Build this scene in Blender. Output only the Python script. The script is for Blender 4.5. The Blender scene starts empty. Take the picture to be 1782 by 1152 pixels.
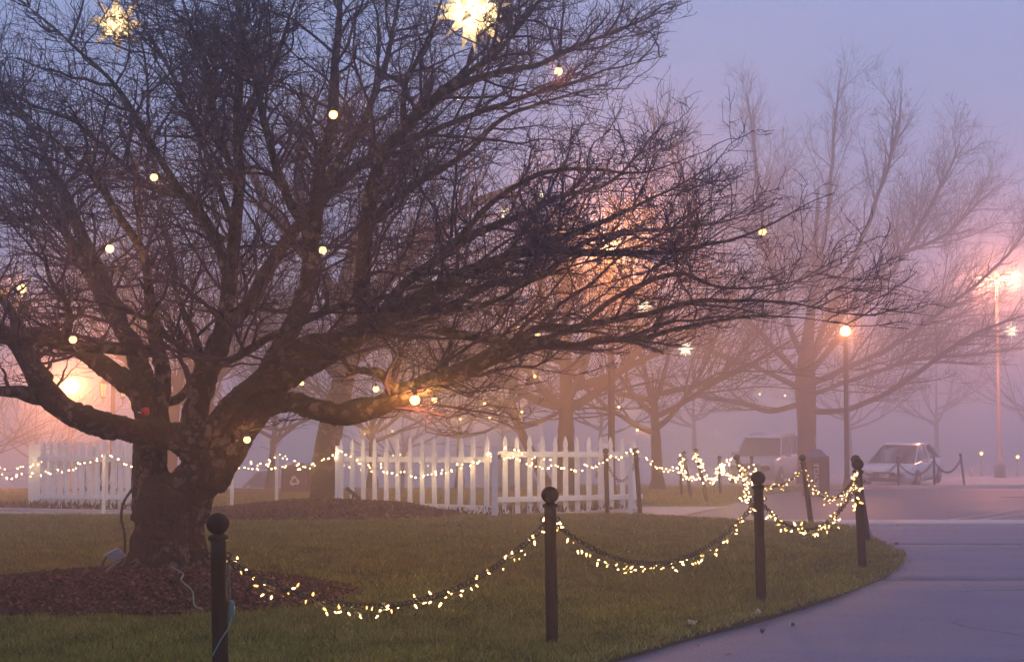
import bpy, math, random
import numpy as np
from mathutils import Vector, Matrix

# ------------------------------------------------------------------ camera, sky, sun, exposure
SC = bpy.context.scene
COL = SC.collection
F, CX, CY, HC = 2300.0, 891.0, 576.0, 1.57
PITCH = math.atan(114.0 / F)

cam_d = bpy.data.cameras.new('camera')
cam_d.sensor_width = 36.0
cam_d.lens = 36.0 * F / 1782.0
cam_d.clip_start = 0.05
cam_d.clip_end = 1200.0
cam = bpy.data.objects.new('camera', cam_d)
cam.location = (0, 0, HC)
cam.rotation_euler = (math.pi / 2 + PITCH, 0, 0)
COL.objects.link(cam)
SC.camera = cam

SKY_TINT = (0.282, 0.362, 0.630)
SKY_GAIN = 1.34
W = bpy.data.worlds.new('World')
SC.world = W
W.use_nodes = True
wn, wl = W.node_tree.nodes, W.node_tree.links
wn.clear()
w_out = wn.new('ShaderNodeOutputWorld')
w_bg = wn.new('ShaderNodeBackground')
w_sky = wn.new('ShaderNodeTexSky')
w_sky.sky_type = 'NISHITA'
w_sky.sun_disc = False
w_sky.sun_elevation = math.radians(1.0)
w_sky.sun_rotation = math.radians(200.0)
w_sky.ozone_density = 4.0
w_dim = wn.new('ShaderNodeMix'); w_dim.data_type = 'RGBA'; w_dim.blend_type = 'MULTIPLY'
w_dim.inputs[0].default_value = 1.0
w_dim.inputs[7].default_value = (0.09, 0.09, 0.09, 1)
w_mix = wn.new('ShaderNodeMix'); w_mix.data_type = 'RGBA'
w_mix.inputs[0].default_value = 0.88
w_mix.inputs[7].default_value = (*SKY_TINT, 1)
wl.new(w_sky.outputs[0], w_dim.inputs[6])
wl.new(w_dim.outputs[2], w_mix.inputs[6])
wl.new(w_mix.outputs[2], w_bg.inputs[0])
w_bg.inputs[1].default_value = SKY_GAIN
wl.new(w_bg.outputs[0], w_out.inputs[0])

sun_d = bpy.data.lights.new('sun', 'SUN')
sun_d.energy = 0.10
sun_d.angle = math.radians(40)
sun_d.color = (0.85, 0.82, 1.0)
sun = bpy.data.objects.new('sun', sun_d)
sun.rotation_euler = (math.radians(35), 0, math.radians(20))
COL.objects.link(sun)

SC.view_settings.view_transform = 'Standard'
SC.view_settings.look = 'None'
SC.view_settings.exposure = 0.0
SC.view_settings.gamma = 1.0
SC.view_settings.use_curve_mapping = False
SC.render.engine = 'CYCLES'
cy = SC.cycles
cy.use_denoising = True
cy.max_bounces = 4
cy.diffuse_bounces = 1
cy.glossy_bounces = 2
cy.transmission_bounces = 3
cy.volume_bounces = 2
cy.transparent_max_bounces = 6
cy.sample_clamp_indirect = 4.0
cy.sample_clamp_direct = 0.0
cy.use_adaptive_sampling = True
cy.adaptive_threshold = 0.05
cy.caustics_reflective = False
cy.caustics_refractive = False
FOG_DENSITY = 0.0152
FOG_G = 0.80
STRING_I = 14.0
STRING_W = 1.25
BULB_I = 11.0
BULB_W = 10.0
GLOBE_W = 2900.0

rng = np.random.default_rng(11)
random.seed(5)

# ------------------------------------------------------------------ helpers: picture -> place
def sstep(a, b, x):
    t = np.clip((x - a) / (b - a), 0, 1)
    return t * t * (3 - 2 * t)

def gz(x, y):
    z = -0.045 * (np.clip(y, 13, 70) - 13)
    return z - 1.30 * sstep(38, 54, y) * sstep(2, -5, x)

MUL = [(-3.0, 10.42, 1.72, 1.15, 0.15), (-3.15, 22.3, 2.35, 2.6, 0.22)]   # mulch mounds x, y, rx, ry, height
def mound(x, y):
    h = 0 * x
    for (mx, my, rx, ry, hh) in MUL:
        r = np.sqrt(((x - mx) / rx) ** 2 + ((y - my) / ry) ** 2)
        h = h + hh * np.clip(1 - r ** 1.6, 0, None)
    return h

cp, sp = math.cos(PITCH), math.sin(PITCH)
def ray(px, py):
    a, b = (px - CX) / F, (CY - py) / F
    return a, cp - b * sp, sp + b * cp
def P(px, py, d):
    a, f, u = ray(px, py)
    return np.array((a / f * d, d, HC + u / f * d))
def G(px, py):
    lo, hi = 1.0, 140.0
    for _ in range(60):
        m = (lo + hi) / 2
        p = P(px, py, m)
        if p[2] > gz(p[0], p[1]): lo = m
        else: hi = m
    return P(px, py, lo)

# ------------------------------------------------------------------ helpers: objects
def link(o, parent=None):
    COL.objects.link(o)
    if parent is not None: o.parent = parent
    return o
def tag(o, label=None, cat=None, group=None, kind=None):
    if label: o['label'] = label
    if cat: o['category'] = cat
    if group: o['group'] = group
    if kind: o['kind'] = kind
    return o
def thing(name, label, cat, loc=(0, 0, 0), rotz=0.0, group=None):
    o = bpy.data.objects.new(name, None)
    o.empty_display_size = 0.1
    o.location = [float(v) for v in loc]
    o.rotation_euler = (0, 0, rotz)
    link(o)
    return tag(o, label, cat, group)
def mesh_np(name, V, Fq, mat=None, smooth=True):
    """V (n,3), Fq (m,3|4) arrays"""
    me = bpy.data.meshes.new(name)
    V = np.asarray(V, np.float32); Fq = np.asarray(Fq, np.int32)
    k = Fq.shape[1]
    me.vertices.add(len(V)); me.vertices.foreach_set('co', V.ravel())
    me.loops.add(Fq.size); me.loops.foreach_set('vertex_index', Fq.ravel())
    me.polygons.add(len(Fq))
    me.polygons.foreach_set('loop_start', np.arange(0, Fq.size, k, dtype=np.int32))
    if smooth: me.polygons.foreach_set('use_smooth', np.ones(len(Fq), bool))
    me.update(calc_edges=True)
    if mat: me.materials.append(mat)
    return me
class MB:
    def __init__(s): s.v, s.f = [], []
    def add(s, V, Fc):
        n = len(s.v)
        s.v += [tuple(map(float, p)) for p in V]
        s.f += [tuple(int(i) + n for i in f) for f in Fc]
        return s
    def box(s, c, size, rot=None, taper=1.0):
        x, y, z = [q / 2 for q in size]
        V = [(-x, -y, -z), (x, -y, -z), (x, y, -z), (-x, y, -z)] + [(-x * taper, -y * taper, z), (x * taper, -y * taper, z), (x * taper, y * taper, z), (-x * taper, y * taper, z)]
        if rot is not None: V = [rot @ Vector(v) for v in V]
        V = [(v[0] + c[0], v[1] + c[1], v[2] + c[2]) for v in V]
        return s.add(V, [(0, 3, 2, 1), (4, 5, 6, 7), (0, 1, 5, 4), (1, 2, 6, 5), (2, 3, 7, 6), (3, 0, 4, 7)])
    def lathe(s, prof, n=14, c=(0, 0, 0), rot=None):
        V, Fc = [], []
        for (r, z) in prof:
            for i in range(n):
                a = 2 * math.pi * i / n
                p = Vector((r * math.cos(a), r * math.sin(a), z))
                if rot is not None: p = rot @ p
                V.append((p[0] + c[0], p[1] + c[1], p[2] + c[2]))
        for j in range(len(prof) - 1):
            for i in range(n):
                k = (i + 1) % n
                Fc.append((j * n + i, j * n + k, (j + 1) * n + k, (j + 1) * n + i))
        Fc.append(tuple(reversed(range(n))))
        Fc.append(tuple(range((len(prof) - 1) * n, len(prof) * n)))
        return s.add(V, Fc)
    def tube(s, pts, r, n=6):
        pts = np.asarray(pts, float)
        rr = np.full(len(pts), r) if np.isscalar(r) else np.asarray(r, float)
        V, Fq = tubes(pts[None], rr[None], n)
        s.add(V, Fq)
        return s
    def prism(s, outline, t, c=(0, 0, 0), rot=None):
        """outline in xz, extruded along y by t"""
        n = len(outline)
        V = [(p[0], -t / 2, p[1]) for p in outline] + [(p[0], t / 2, p[1]) for p in outline]
        if rot is not None: V = [tuple(rot @ Vector(v)) for v in V]
        V = [(v[0] + c[0], v[1] + c[1], v[2] + c[2]) for v in V]
        Fc = [tuple(range(n)), tuple(reversed(range(n, 2 * n)))]
        Fc += [(i, i + n, (i + 1) % n + n, (i + 1) % n) for i in range(n)]
        return s.add(V, Fc)
    def mesh(s, name, mat, smooth=False):
        me = bpy.data.meshes.new(name)
        me.from_pydata(s.v, [], s.f)
        me.validate()
        if smooth: me.polygons.foreach_set('use_smooth', np.ones(len(me.polygons), bool))
        if mat: me.materials.append(mat)
        me.update()
        return me
    def build(s, name, mat, parent=None, smooth=False):
        return link(bpy.data.objects.new(name, s.mesh(name, mat, smooth)), parent)
def put(name, me, parent=None, loc=None, rot=None, scale=None):
    o = bpy.data.objects.new(name, me)
    if loc is not None: o.location = [float(v) for v in loc]
    if rot is not None: o.rotation_euler = rot
    if scale is not None: o.scale = scale if not np.isscalar(scale) else (scale,) * 3
    return link(o, parent)

def unit(v):
    return v / np.maximum(np.linalg.norm(v, axis=-1, keepdims=True), 1e-9)
def tubes(Pn, R, sides):
    """Pn (n,m,3) centre lines, R (n,m) radii -> V, quads (open ended)"""
    n, m, _ = Pn.shape
    T = np.empty_like(Pn)
    T[:, 1:-1] = Pn[:, 2:] - Pn[:, :-2]
    T[:, 0] = Pn[:, 1] - Pn[:, 0]
    T[:, -1] = Pn[:, -1] - Pn[:, -2]
    T = unit(T)
    main = unit(Pn[:, -1] - Pn[:, 0])
    ref = np.where(np.abs(main[:, 2:3]) < 0.85, np.array([[0, 0, 1.0]]), np.array([[0, 1.0, 0]]))
    U = unit(np.cross(T, ref[:, None, :]))
    Wv = np.cross(T, U)
    a = np.arange(sides) * 2 * math.pi / sides
    ring = (U[:, :, None, :] * np.cos(a)[None, None, :, None] + Wv[:, :, None, :] * np.sin(a)[None, None, :, None])
    V = (Pn[:, :, None, :] + ring * R[:, :, None, None]).reshape(-1, 3)
    b = (np.arange(n)[:, None, None] * m + np.arange(m - 1)[None, :, None]) * sides
    i = np.arange(sides)[None, None, :]
    j = (i + 1) % sides
    Fq = np.stack([b + i, b + j, b + sides + j, b + sides + i], -1).reshape(-1, 4)
    return V, Fq
def spline(pts, step):
    """Catmull-Rom through pts (k, c) -> resampled about every step metres (first three columns are xyz)"""
    pts = np.asarray(pts, float)
    ext = np.vstack([2 * pts[0] - pts[1], pts, 2 * pts[-1] - pts[-2]])
    out = []
    for i in range(1, len(ext) - 2):
        p0, p1, p2, p3 = ext[i - 1:i + 3]
        nseg = max(1, int(np.ceil(np.linalg.norm((p2 - p1)[:3]) / step)))
        t = (np.arange(nseg) / nseg)[:, None]
        out.append(0.5 * (2 * p1 + (p2 - p0) * t + (2 * p0 - 5 * p1 + 4 * p2 - p3) * t ** 2 + (3 * p1 - p0 - 3 * p2 + p3) * t ** 3))
    out.append(pts[-1:])
    return np.vstack(out)
_h = rng.random((64, 64, 64)).astype(np.float32)
def vnoise(p):
    p = np.asarray(p, float)
    i = np.floor(p).astype(int); f = p - i
    f = f * f * (3 - 2 * f)
    r = 0
    for dx in (0, 1):
        for dy in (0, 1):
            for dz in (0, 1):
                w = (f[..., 0] if dx else 1 - f[..., 0]) * (f[..., 1] if dy else 1 - f[..., 1]) * (f[..., 2] if dz else 1 - f[..., 2])
                r = r + w * _h[(i[..., 0] + dx) % 64, (i[..., 1] + dy) % 64, (i[..., 2] + dz) % 64]
    return r * 2 - 1

# ------------------------------------------------------------------ materials
def mat_new(name):
    m = bpy.data.materials.new(name); m.use_nodes = True
    nt = m.node_tree
    b = nt.nodes.get('Principled BSDF')
    return m, nt, b
def plain(name, col, rough=0.6, metal=0.0, var=0.12, scale=6.0, bump=0.0, bscale=60.0, spec=None):
    m, nt, b = mat_new(name)
    N, L = nt.nodes, nt.links
    tc = N.new('ShaderNodeTexCoord')
    nz = N.new('ShaderNodeTexNoise'); nz.inputs['Scale'].default_value = scale; nz.inputs['Detail'].default_value = 5
    L.new(tc.outputs['Object'], nz.inputs['Vector'])
    rp = N.new('ShaderNodeValToRGB')
    rp.color_ramp.elements[0].position = 0.3; rp.color_ramp.elements[1].position = 0.7
    rp.color_ramp.elements[0].color = (*[c * (1 - var) for c in col], 1)
    rp.color_ramp.elements[1].color = (*[min(1, c * (1 + var)) for c in col], 1)
    L.new(nz.outputs['Fac'], rp.inputs[0]); L.new(rp.outputs[0], b.inputs['Base Color'])
    b.inputs['Roughness'].default_value = rough; b.inputs['Metallic'].default_value = metal
    if spec is not None: b.inputs['Specular IOR Level'].default_value = spec
    if bump:
        n2 = N.new('ShaderNodeTexNoise'); n2.inputs['Scale'].default_value = bscale; n2.inputs['Detail'].default_value = 4
        L.new(tc.outputs['Object'], n2.inputs['Vector'])
        bp = N.new('ShaderNodeBump'); bp.inputs['Strength'].default_value = bump; bp.inputs['Distance'].default_value = 0.02
        L.new(n2.outputs['Fac'], bp.inputs['Height']); L.new(bp.outputs[0], b.inputs['Normal'])
    return m
def glow(name, col, strength):
    m, nt, b = mat_new(name)
    b.inputs['Base Color'].default_value = (0, 0, 0, 1); b.inputs['Specular IOR Level'].default_value = 0.0
    b.inputs['Emission Color'].default_value = (*col, 1)
    b.inputs['Emission Strength'].default_value = strength
    m.cycles.emission_sampling = 'NONE'      # the lamp inside the glass carries the light
    tp_ = nt.nodes.new('ShaderNodeBsdfTransparent'); mx_ = nt.nodes.new('ShaderNodeMixShader')
    mx_.inputs[0].default_value = 0.35       # clear glass round a bright filament
    nt.links.new(tp_.outputs[0], mx_.inputs[1]); nt.links.new(b.outputs[0], mx_.inputs[2])
    nt.links.new(mx_.outputs[0], nt.nodes['Material Output'].inputs[0])
    return m
def lamp(parent, loc, radius, watts, col):
    l = bpy.data.lights.new('lamp_light', 'POINT')
    l.energy = watts; l.shadow_soft_size = radius; l.color = col
    o = bpy.data.objects.new('lamp_light', l)
    o.location = [float(v) for v in loc]
    COL.objects.link(o); o.parent = parent
    return o
C_GLOBE, C_BULB, C_STRING = (1.0, 0.33, 0.10), (1.0, 0.45, 0.12), (1.0, 0.66, 0.26)
def bark(name, c0, c1, lichen, moss, lich_amt=0.5):
    m, nt, b = mat_new(name)
    N, L = nt.nodes, nt.links
    tc = N.new('ShaderNodeTexCoord'); geo = N.new('ShaderNodeNewGeometry')
    def noise(sc, det=5, vec=None, rough=0.6):
        n = N.new('ShaderNodeTexNoise'); n.inputs['Scale'].default_value = sc; n.inputs['Detail'].default_value = det
        n.inputs['Roughness'].default_value = rough
        L.new(vec or tc.outputs['Object'], n.inputs['Vector']); return n
    mp = N.new('ShaderNodeMapping'); mp.inputs['Scale'].default_value = (1, 1, 2.6)
    L.new(tc.outputs['Object'], mp.inputs['Vector'])
    fine = noise(22, 8, mp.outputs[0], 0.7)
    r1 = N.new('ShaderNodeValToRGB')
    r1.color_ramp.elements[0].position = 0.35; r1.color_ramp.elements[1].position = 0.7
    r1.color_ramp.elements[0].color = (*c0, 1); r1.color_ramp.elements[1].color = (*c1, 1)
    L.new(fine.outputs['Fac'], r1.inputs[0])
    # lichen patches: rounded crusts of pale grey green
    vo = N.new('ShaderNodeTexVoronoi'); vo.inputs['Scale'].default_value = 12.0
    warp = noise(9, 4)
    vm = N.new('ShaderNodeVectorMath'); vm.operation = 'MULTIPLY_ADD'; vm.inputs[1].default_value = (0.25,) * 3
    L.new(warp.outputs['Color'], vm.inputs[0]); L.new(tc.outputs['Object'], vm.inputs[2])
    L.new(vm.outputs[0], vo.inputs['Vector'])
    gate = noise(2.2, 3)
    g1 = N.new('ShaderNodeMapRange'); g1.inputs[1].default_value = 0.44; g1.inputs[2].default_value = 0.54
    L.new(gate.outputs['Fac'], g1.inputs[0])
    v1 = N.new('ShaderNodeMapRange'); v1.inputs[1].default_value = 0.50; v1.inputs[2].default_value = 0.34
    L.new(vo.outputs['Distance'], v1.inputs[0])
    mu = N.new('ShaderNodeMath'); mu.operation = 'MULTIPLY'; L.new(g1.outputs[0], mu.inputs[0]); L.new(v1.outputs[0], mu.inputs[1])
    mu2 = N.new('ShaderNodeMath'); mu2.operation = 'MULTIPLY'; L.new(mu.outputs[0], mu2.inputs[0]); mu2.inputs[1].default_value = lich_amt
    mx = N.new('ShaderNodeMix'); mx.data_type = 'RGBA'
    L.new(mu2.outputs[0], mx.inputs[0]); L.new(r1.outputs[0], mx.inputs[6]); mx.inputs[7].default_value = (*lichen, 1)
    # moss on the upper sides
    sx = N.new('ShaderNodeSeparateXYZ'); L.new(geo.outputs['Normal'], sx.inputs[0])
    mn = noise(6, 5)
    ad = N.new('ShaderNodeMath'); ad.operation = 'MULTIPLY'; L.new(sx.outputs[2], ad.inputs[0]); L.new(mn.outputs['Fac'], ad.inputs[1])
    m1 = N.new('ShaderNodeMapRange'); m1.inputs[1].default_value = 0.2; m1.inputs[2].default_value = 0.45; m1.inputs[4].default_value = 0.75
    L.new(ad.outputs[0], m1.inputs[0])
    mx2 = N.new('ShaderNodeMix'); mx2.data_type = 'RGBA'
    L.new(m1.outputs[0], mx2.inputs[0]); L.new(mx.outputs[2], mx2.inputs[6]); mx2.inputs[7].default_value = (*moss, 1)
    L.new(mx2.outputs[2], b.inputs['Base Color'])
    b.inputs['Roughness'].default_value = 0.9
    b.inputs['Specular IOR Level'].default_value = 0.2
    bp = N.new('ShaderNodeBump'); bp.inputs['Strength'].default_value = 1.0; bp.inputs['Distance'].default_value = 0.06
    L.new(fine.outputs['Fac'], bp.inputs['Height']); L.new(bp.outputs[0], b.inputs['Normal'])
    return m
def tinted(name, cols, rough=0.85, translucent=0.0, patch=None, attr='tint'):
    """colour picked by a per-piece random attribute, with broad patches"""
    m, nt, b = mat_new(name)
    N, L = nt.nodes, nt.links
    at = N.new('ShaderNodeAttribute'); at.attribute_name = attr
    rp = N.new('ShaderNodeValToRGB')
    els = rp.color_ramp.elements
    while len(els) < len(cols): els.new(0.5)
    for i, c in enumerate(cols):
        els[i].position = i / (len(cols) - 1); els[i].color = (*c, 1)
    L.new(at.outputs['Fac'], rp.inputs[0])
    out = rp.outputs[0]
    if patch:
        tc = N.new('ShaderNodeTexCoord')
        nz = N.new('ShaderNodeTexNoise'); nz.inputs['Scale'].default_value = 0.55; nz.inputs['Detail'].default_value = 5
        L.new(tc.outputs['Object'], nz.inputs['Vector'])
        mr = N.new('ShaderNodeMapRange'); mr.inputs[1].default_value = 0.42; mr.inputs[2].default_value = 0.68; mr.inputs[4].default_value = 0.5
        L.new(nz.outputs['Fac'], mr.inputs[0])
        mx = N.new('ShaderNodeMix'); mx.data_type = 'RGBA'
        L.new(mr.outputs[0], mx.inputs[0]); L.new(out, mx.inputs[6]); mx.inputs[7].default_value = (*patch, 1)
        out = mx.outputs[2]
    L.new(out, b.inputs['Base Color'])
    b.inputs['Roughness'].default_value = rough
    b.inputs['Specular IOR Level'].default_value = 0.15
    return m

M = {}
M['bark'] = bark('bark', (0.006, 0.0035, 0.0035), (0.062, 0.030, 0.024), (0.23, 0.18, 0.14), (0.030, 0.040, 0.006), 0.75)
M['bark_far'] = bark('bark_far', (0.012, 0.008, 0.009), (0.05, 0.032, 0.03), (0.09, 0.08, 0.07), (0.03, 0.03, 0.015), 0.3)
M['twig'] = plain('twig', (0.040, 0.017, 0.042), 0.8, var=0.3, scale=3, spec=0.2)
M['twig_far'] = plain('twig_far', (0.035, 0.021, 0.026), 0.85, var=0.2, scale=2, spec=0.1)
M['dead_leaf'] = plain('dead_leaf', (0.12, 0.055, 0.03), 0.8, var=0.3, scale=20)
M['pale_leaf'] = plain('pale_leaf', (0.42, 0.36, 0.28), 0.8, var=0.2, scale=20)
M['post'] = plain('post', (0.012, 0.008, 0.008), 0.5, var=0.3, scale=14, bump=0.08, bscale=40, spec=0.12)
M['chain'] = plain('chain', (0.022, 0.017, 0.016), 0.5, metal=0.4, var=0.3, scale=30)
M['wire'] = plain('wire', (0.02, 0.028, 0.02), 0.5, var=0.2)
M['green_wire'] = plain('green_wire', (0.10, 0.19, 0.15), 0.45, var=0.2)
M['cord'] = plain('cord', (0.010, 0.009, 0.011), 0.5, var=0.2)
M['white'] = plain('white_paint', (0.80, 0.79, 0.79), 0.55, var=0.10, scale=9, bump=0.12, bscale=30)
M['white_bright'] = plain('white_board', (0.80, 0.79, 0.78), 0.6, var=0.04, scale=3)
M['maroon'] = plain('maroon', (0.20, 0.05, 0.055), 0.7, var=0.2)
M['placard'] = plain('placard', (0.62, 0.64, 0.76), 0.35, var=0.05)
M['placard_dark'] = plain('placard_dark', (0.05, 0.045, 0.05), 0.4, var=0.15)
M['wood'] = plain('stake_wood', (0.30, 0.17, 0.11), 0.8, var=0.25, scale=30)
M['tin_cup'] = plain('socket', (0.02, 0.03, 0.022), 0.5)
M['red'] = plain('red_cloth', (0.42, 0.028, 0.016), 0.7, var=0.3, scale=25)
M['bin'] = plain('bin', (0.055, 0.035, 0.048), 0.6, var=0.15)
M['bin_blue'] = plain('bin_lid', (0.05, 0.055, 0.14), 0.5, var=0.15)
M['print'] = plain('print_white', (0.75, 0.72, 0.72), 0.6, var=0.05)
M['pole_dark'] = plain('pole_dark', (0.035, 0.026, 0.028), 0.5, var=0.2)
M['pole_pale'] = plain('pole_pale', (0.42, 0.36, 0.30), 0.55, var=0.15)
M['pole_dim'] = plain('pole_dim', (0.16, 0.13, 0.12), 0.6, var=0.15)
M['pole_wood'] = plain('pole_wood', (0.055, 0.036, 0.032), 0.85, var=0.3, scale=12, bump=0.3)
M['car_white'] = plain('car_white', (0.75, 0.75, 0.78), 0.22, var=0.02, spec=0.6)
M['car_silver'] = plain('car_silver', (0.50, 0.51, 0.56), 0.26, metal=0.45, var=0.02)
M['car_blue'] = plain('car_pale_blue', (0.50, 0.53, 0.66), 0.3, var=0.03)
M['glass'] = plain('car_glass', (0.03, 0.032, 0.045), 0.06, var=0.05, spec=0.8)
M['tyre'] = plain('tyre', (0.02, 0.02, 0.021), 0.85, var=0.1)
M['rim'] = plain('rim', (0.5, 0.5, 0.52), 0.3, metal=0.8, var=0.05)
M['trim'] = plain('trim', (0.03, 0.03, 0.033), 0.5)
M['lens'] = plain('lamp_lens', (0.65, 0.65, 0.65), 0.12, var=0.05)
M['brick'] = plain('wall_brick', (0.26, 0.15, 0.13), 0.85, var=0.2, scale=8)
M['litter'] = plain('flower_bed', (0.05, 0.04, 0.035), 0.9, var=0.4, scale=20)
M['g_tree'] = glow('tree_bulb_glow', (1.0, 0.50, 0.15), BULB_I)
M['g_tree_soft'] = glow('tree_bulb_soft_glow', (1.0, 0.54, 0.18), BULB_I * 0.7)
M['g_far'] = glow('far_bulb_glow', (1.0, 0.62, 0.24), 9)
M['g_string'] = glow('string_bulb_glow', (1.0, 0.60, 0.22), STRING_I)
M['g_string_dim'] = glow('string_bulb_dim_glow', (1.0, 0.52, 0.15), STRING_I * 0.45)
M['g_fairy'] = glow('fairy_bulb_glow', (1.0, 0.62, 0.24), STRING_I * 2)
M['g_globe'] = glow('globe_glow', (1.0, 0.62, 0.30), 14)
M['g_head'] = glow('lamp_head_glow', (1.0, 0.66, 0.36), 9)
M['g_lantern'] = glow('lantern_glow', (1.0, 0.58, 0.26), 2.2)
M['g_farstar'] = glow('far_star_glow', (1.0, 0.86, 0.60), 3.2)

m, nt, b = mat_new('star_paper')
nt.nodes.remove(b)
tr = nt.nodes.new('ShaderNodeBsdfTranslucent'); tr.inputs[0].default_value = (0.92, 0.80, 0.60, 1)
df = nt.nodes.new('ShaderNodeBsdfDiffuse'); df.inputs[0].default_value = (0.80, 0.72, 0.60, 1)
ms = nt.nodes.new('ShaderNodeMixShader'); ms.inputs[0].default_value = 0.35
nt.links.new(tr.outputs[0], ms.inputs[1]); nt.links.new(df.outputs[0], ms.inputs[2])
nt.links.new(ms.outputs[0], nt.nodes['Material Output'].inputs[0])
M['star'] = m

def ground_mat(name, cols, scale, rough=0.9, bump=0.4, bscale=40, big=0.4, bigcol=None, spec=0.2):
    m, nt, b = mat_new(name)
    N, L = nt.nodes, nt.links
    tc = N.new('ShaderNodeTexCoord')
    n1 = N.new('ShaderNodeTexNoise'); n1.inputs['Scale'].default_value = scale; n1.inputs['Detail'].default_value = 9; n1.inputs['Roughness'].default_value = 0.7
    n2 = N.new('ShaderNodeTexNoise'); n2.inputs['Scale'].default_value = big; n2.inputs['Detail'].default_value = 6
    n3 = N.new('ShaderNodeTexNoise'); n3.inputs['Scale'].default_value = bscale; n3.inputs['Detail'].default_value = 6
    for n in (n1, n2, n3): L.new(tc.outputs['Object'], n.inputs['Vector'])
    rp = N.new('ShaderNodeValToRGB')
    rp.color_ramp.elements[0].position = 0.3; rp.color_ramp.elements[1].position = 0.72
    rp.color_ramp.elements[0].color = (*cols[0], 1); rp.color_ramp.elements[1].color = (*cols[1], 1)
    L.new(n1.outputs['Fac'], rp.inputs[0])
    mr = N.new('ShaderNodeMapRange'); mr.inputs[1].default_value = 0.4; mr.inputs[2].default_value = 0.66; mr.inputs[4].default_value = 0.75
    L.new(n2.outputs['Fac'], mr.inputs[0])
    mx = N.new('ShaderNodeMix'); mx.data_type = 'RGBA'
    L.new(mr.outputs[0], mx.inputs[0]); L.new(rp.outputs[0], mx.inputs[6]); mx.inputs[7].default_value = (*(bigcol or cols[1]), 1)
    L.new(mx.outputs[2], b.inputs['Base Color'])
    rr = N.new('ShaderNodeMapRange'); rr.inputs[3].default_value = rough - 0.1; rr.inputs[4].default_value = min(1, rough + 0.1)
    L.new(n2.outputs['Fac'], rr.inputs[0]); L.new(rr.outputs[0], b.inputs['Roughness'])
    b.inputs['Specular IOR Level'].default_value = spec
    bp = N.new('ShaderNodeBump'); bp.inputs['Strength'].default_value = bump; bp.inputs['Distance'].default_value = 0.02
    L.new(n3.outputs['Fac'], bp.inputs['Height']); L.new(bp.outputs[0], b.inputs['Normal'])
    return m
M['ground'] = ground_mat('far_grass', ((0.055, 0.048, 0.020), (0.105, 0.092, 0.038)), 14, bigcol=(0.12, 0.092, 0.045))
M['lawn'] = ground_mat('lawn_soil', ((0.030, 0.026, 0.010), (0.075, 0.062, 0.026)), 26, bigcol=(0.075, 0.058, 0.028))
def concrete(name, dark, light, stain, damp):
    m, nt, b = mat_new(name)
    N, L = nt.nodes, nt.links
    tc = N.new('ShaderNodeTexCoord')
    def nz(sc, det, vec=None, ro=0.6):
        n = N.new('ShaderNodeTexNoise'); n.inputs['Scale'].default_value = sc; n.inputs['Detail'].default_value = det; n.inputs['Roughness'].default_value = ro
        L.new(vec or tc.outputs['Object'], n.inputs['Vector']); return n.outputs['Fac']
    def rng_(src, a, b_, c, d):
        r = N.new('ShaderNodeMapRange'); r.inputs[1].default_value = a; r.inputs[2].default_value = b_; r.inputs[3].default_value = c; r.inputs[4].default_value = d
        L.new(src, r.inputs[0]); return r.outputs[0]
    def mix(f, a, b_):
        x = N.new('ShaderNodeMix'); x.data_type = 'RGBA'
        L.new(f, x.inputs[0])
        for sck, v in ((x.inputs[6], a), (x.inputs[7], b_)):
            if isinstance(v, tuple): sck.default_value = (*v, 1)
            else: L.new(v, sck)
        return x.outputs[2]
    mp = N.new('ShaderNodeMapping'); mp.inputs['Scale'].default_value = (0.5, 2.2, 1); mp.inputs['Rotation'].default_value = (0, 0, 0.35); L.new(tc.outputs['Object'], mp.inputs['Vector'])
    col = mix(rng_(nz(38, 8, ro=0.8), 0.34, 0.66, 0, 1), dark, light)
    col = mix(rng_(nz(1.1, 7, mp.outputs[0], 0.65), 0.42, 0.62, 0, 0.85), col, stain)
    col = mix(rng_(nz(0.8, 6, None, 0.7), 0.52, 0.64, 0, 0.8), col, damp)
    vo_ = N.new('ShaderNodeTexVoronoi'); vo_.feature = 'DISTANCE_TO_EDGE'; vo_.inputs['Scale'].default_value = 0.33
    wp = N.new('ShaderNodeVectorMath'); wp.operation = 'MULTIPLY_ADD'; wp.inputs[1].default_value = (0.5,) * 3
    wn_ = N.new('ShaderNodeTexNoise'); wn_.inputs['Scale'].default_value = 1.6; wn_.inputs['Detail'].default_value = 8; L.new(tc.outputs['Object'], wn_.inputs['Vector'])
    L.new(wn_.outputs['Color'], wp.inputs[0]); L.new(tc.outputs['Object'], wp.inputs[2]); L.new(wp.outputs[0], vo_.inputs['Vector'])
    crack = N.new('ShaderNodeMath'); crack.operation = 'MULTIPLY'
    L.new(rng_(vo_.outputs['Distance'], 0.0, 0.006, 0.75, 0.0), crack.inputs[0]); L.new(rng_(nz(0.5, 2), 0.5, 0.56, 0, 1), crack.inputs[1])
    col = mix(crack.outputs[0], col, (0.02, 0.016, 0.02))
    L.new(col, b.inputs['Base Color'])
    L.new(rng_(nz(0.8, 6, None, 0.7), 0.5, 0.66, 0.82, 0.48), b.inputs['Roughness'])
    b.inputs['Specular IOR Level'].default_value = 0.4
    bp = N.new('ShaderNodeBump'); bp.inputs['Strength'].default_value = 0.55; bp.inputs['Distance'].default_value = 0.012
    L.new(nz(46, 6, ro=0.75), bp.inputs['Height']); L.new(bp.outputs[0], b.inputs['Normal'])
    return m
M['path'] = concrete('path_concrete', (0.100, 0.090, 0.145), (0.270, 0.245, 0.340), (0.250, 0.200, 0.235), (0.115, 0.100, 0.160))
M['kerb'] = ground_mat('kerb_concrete', ((0.46, 0.38, 0.37), (0.58, 0.50, 0.47)), 8, rough=0.75, bump=0.25, bscale=60)
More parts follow.
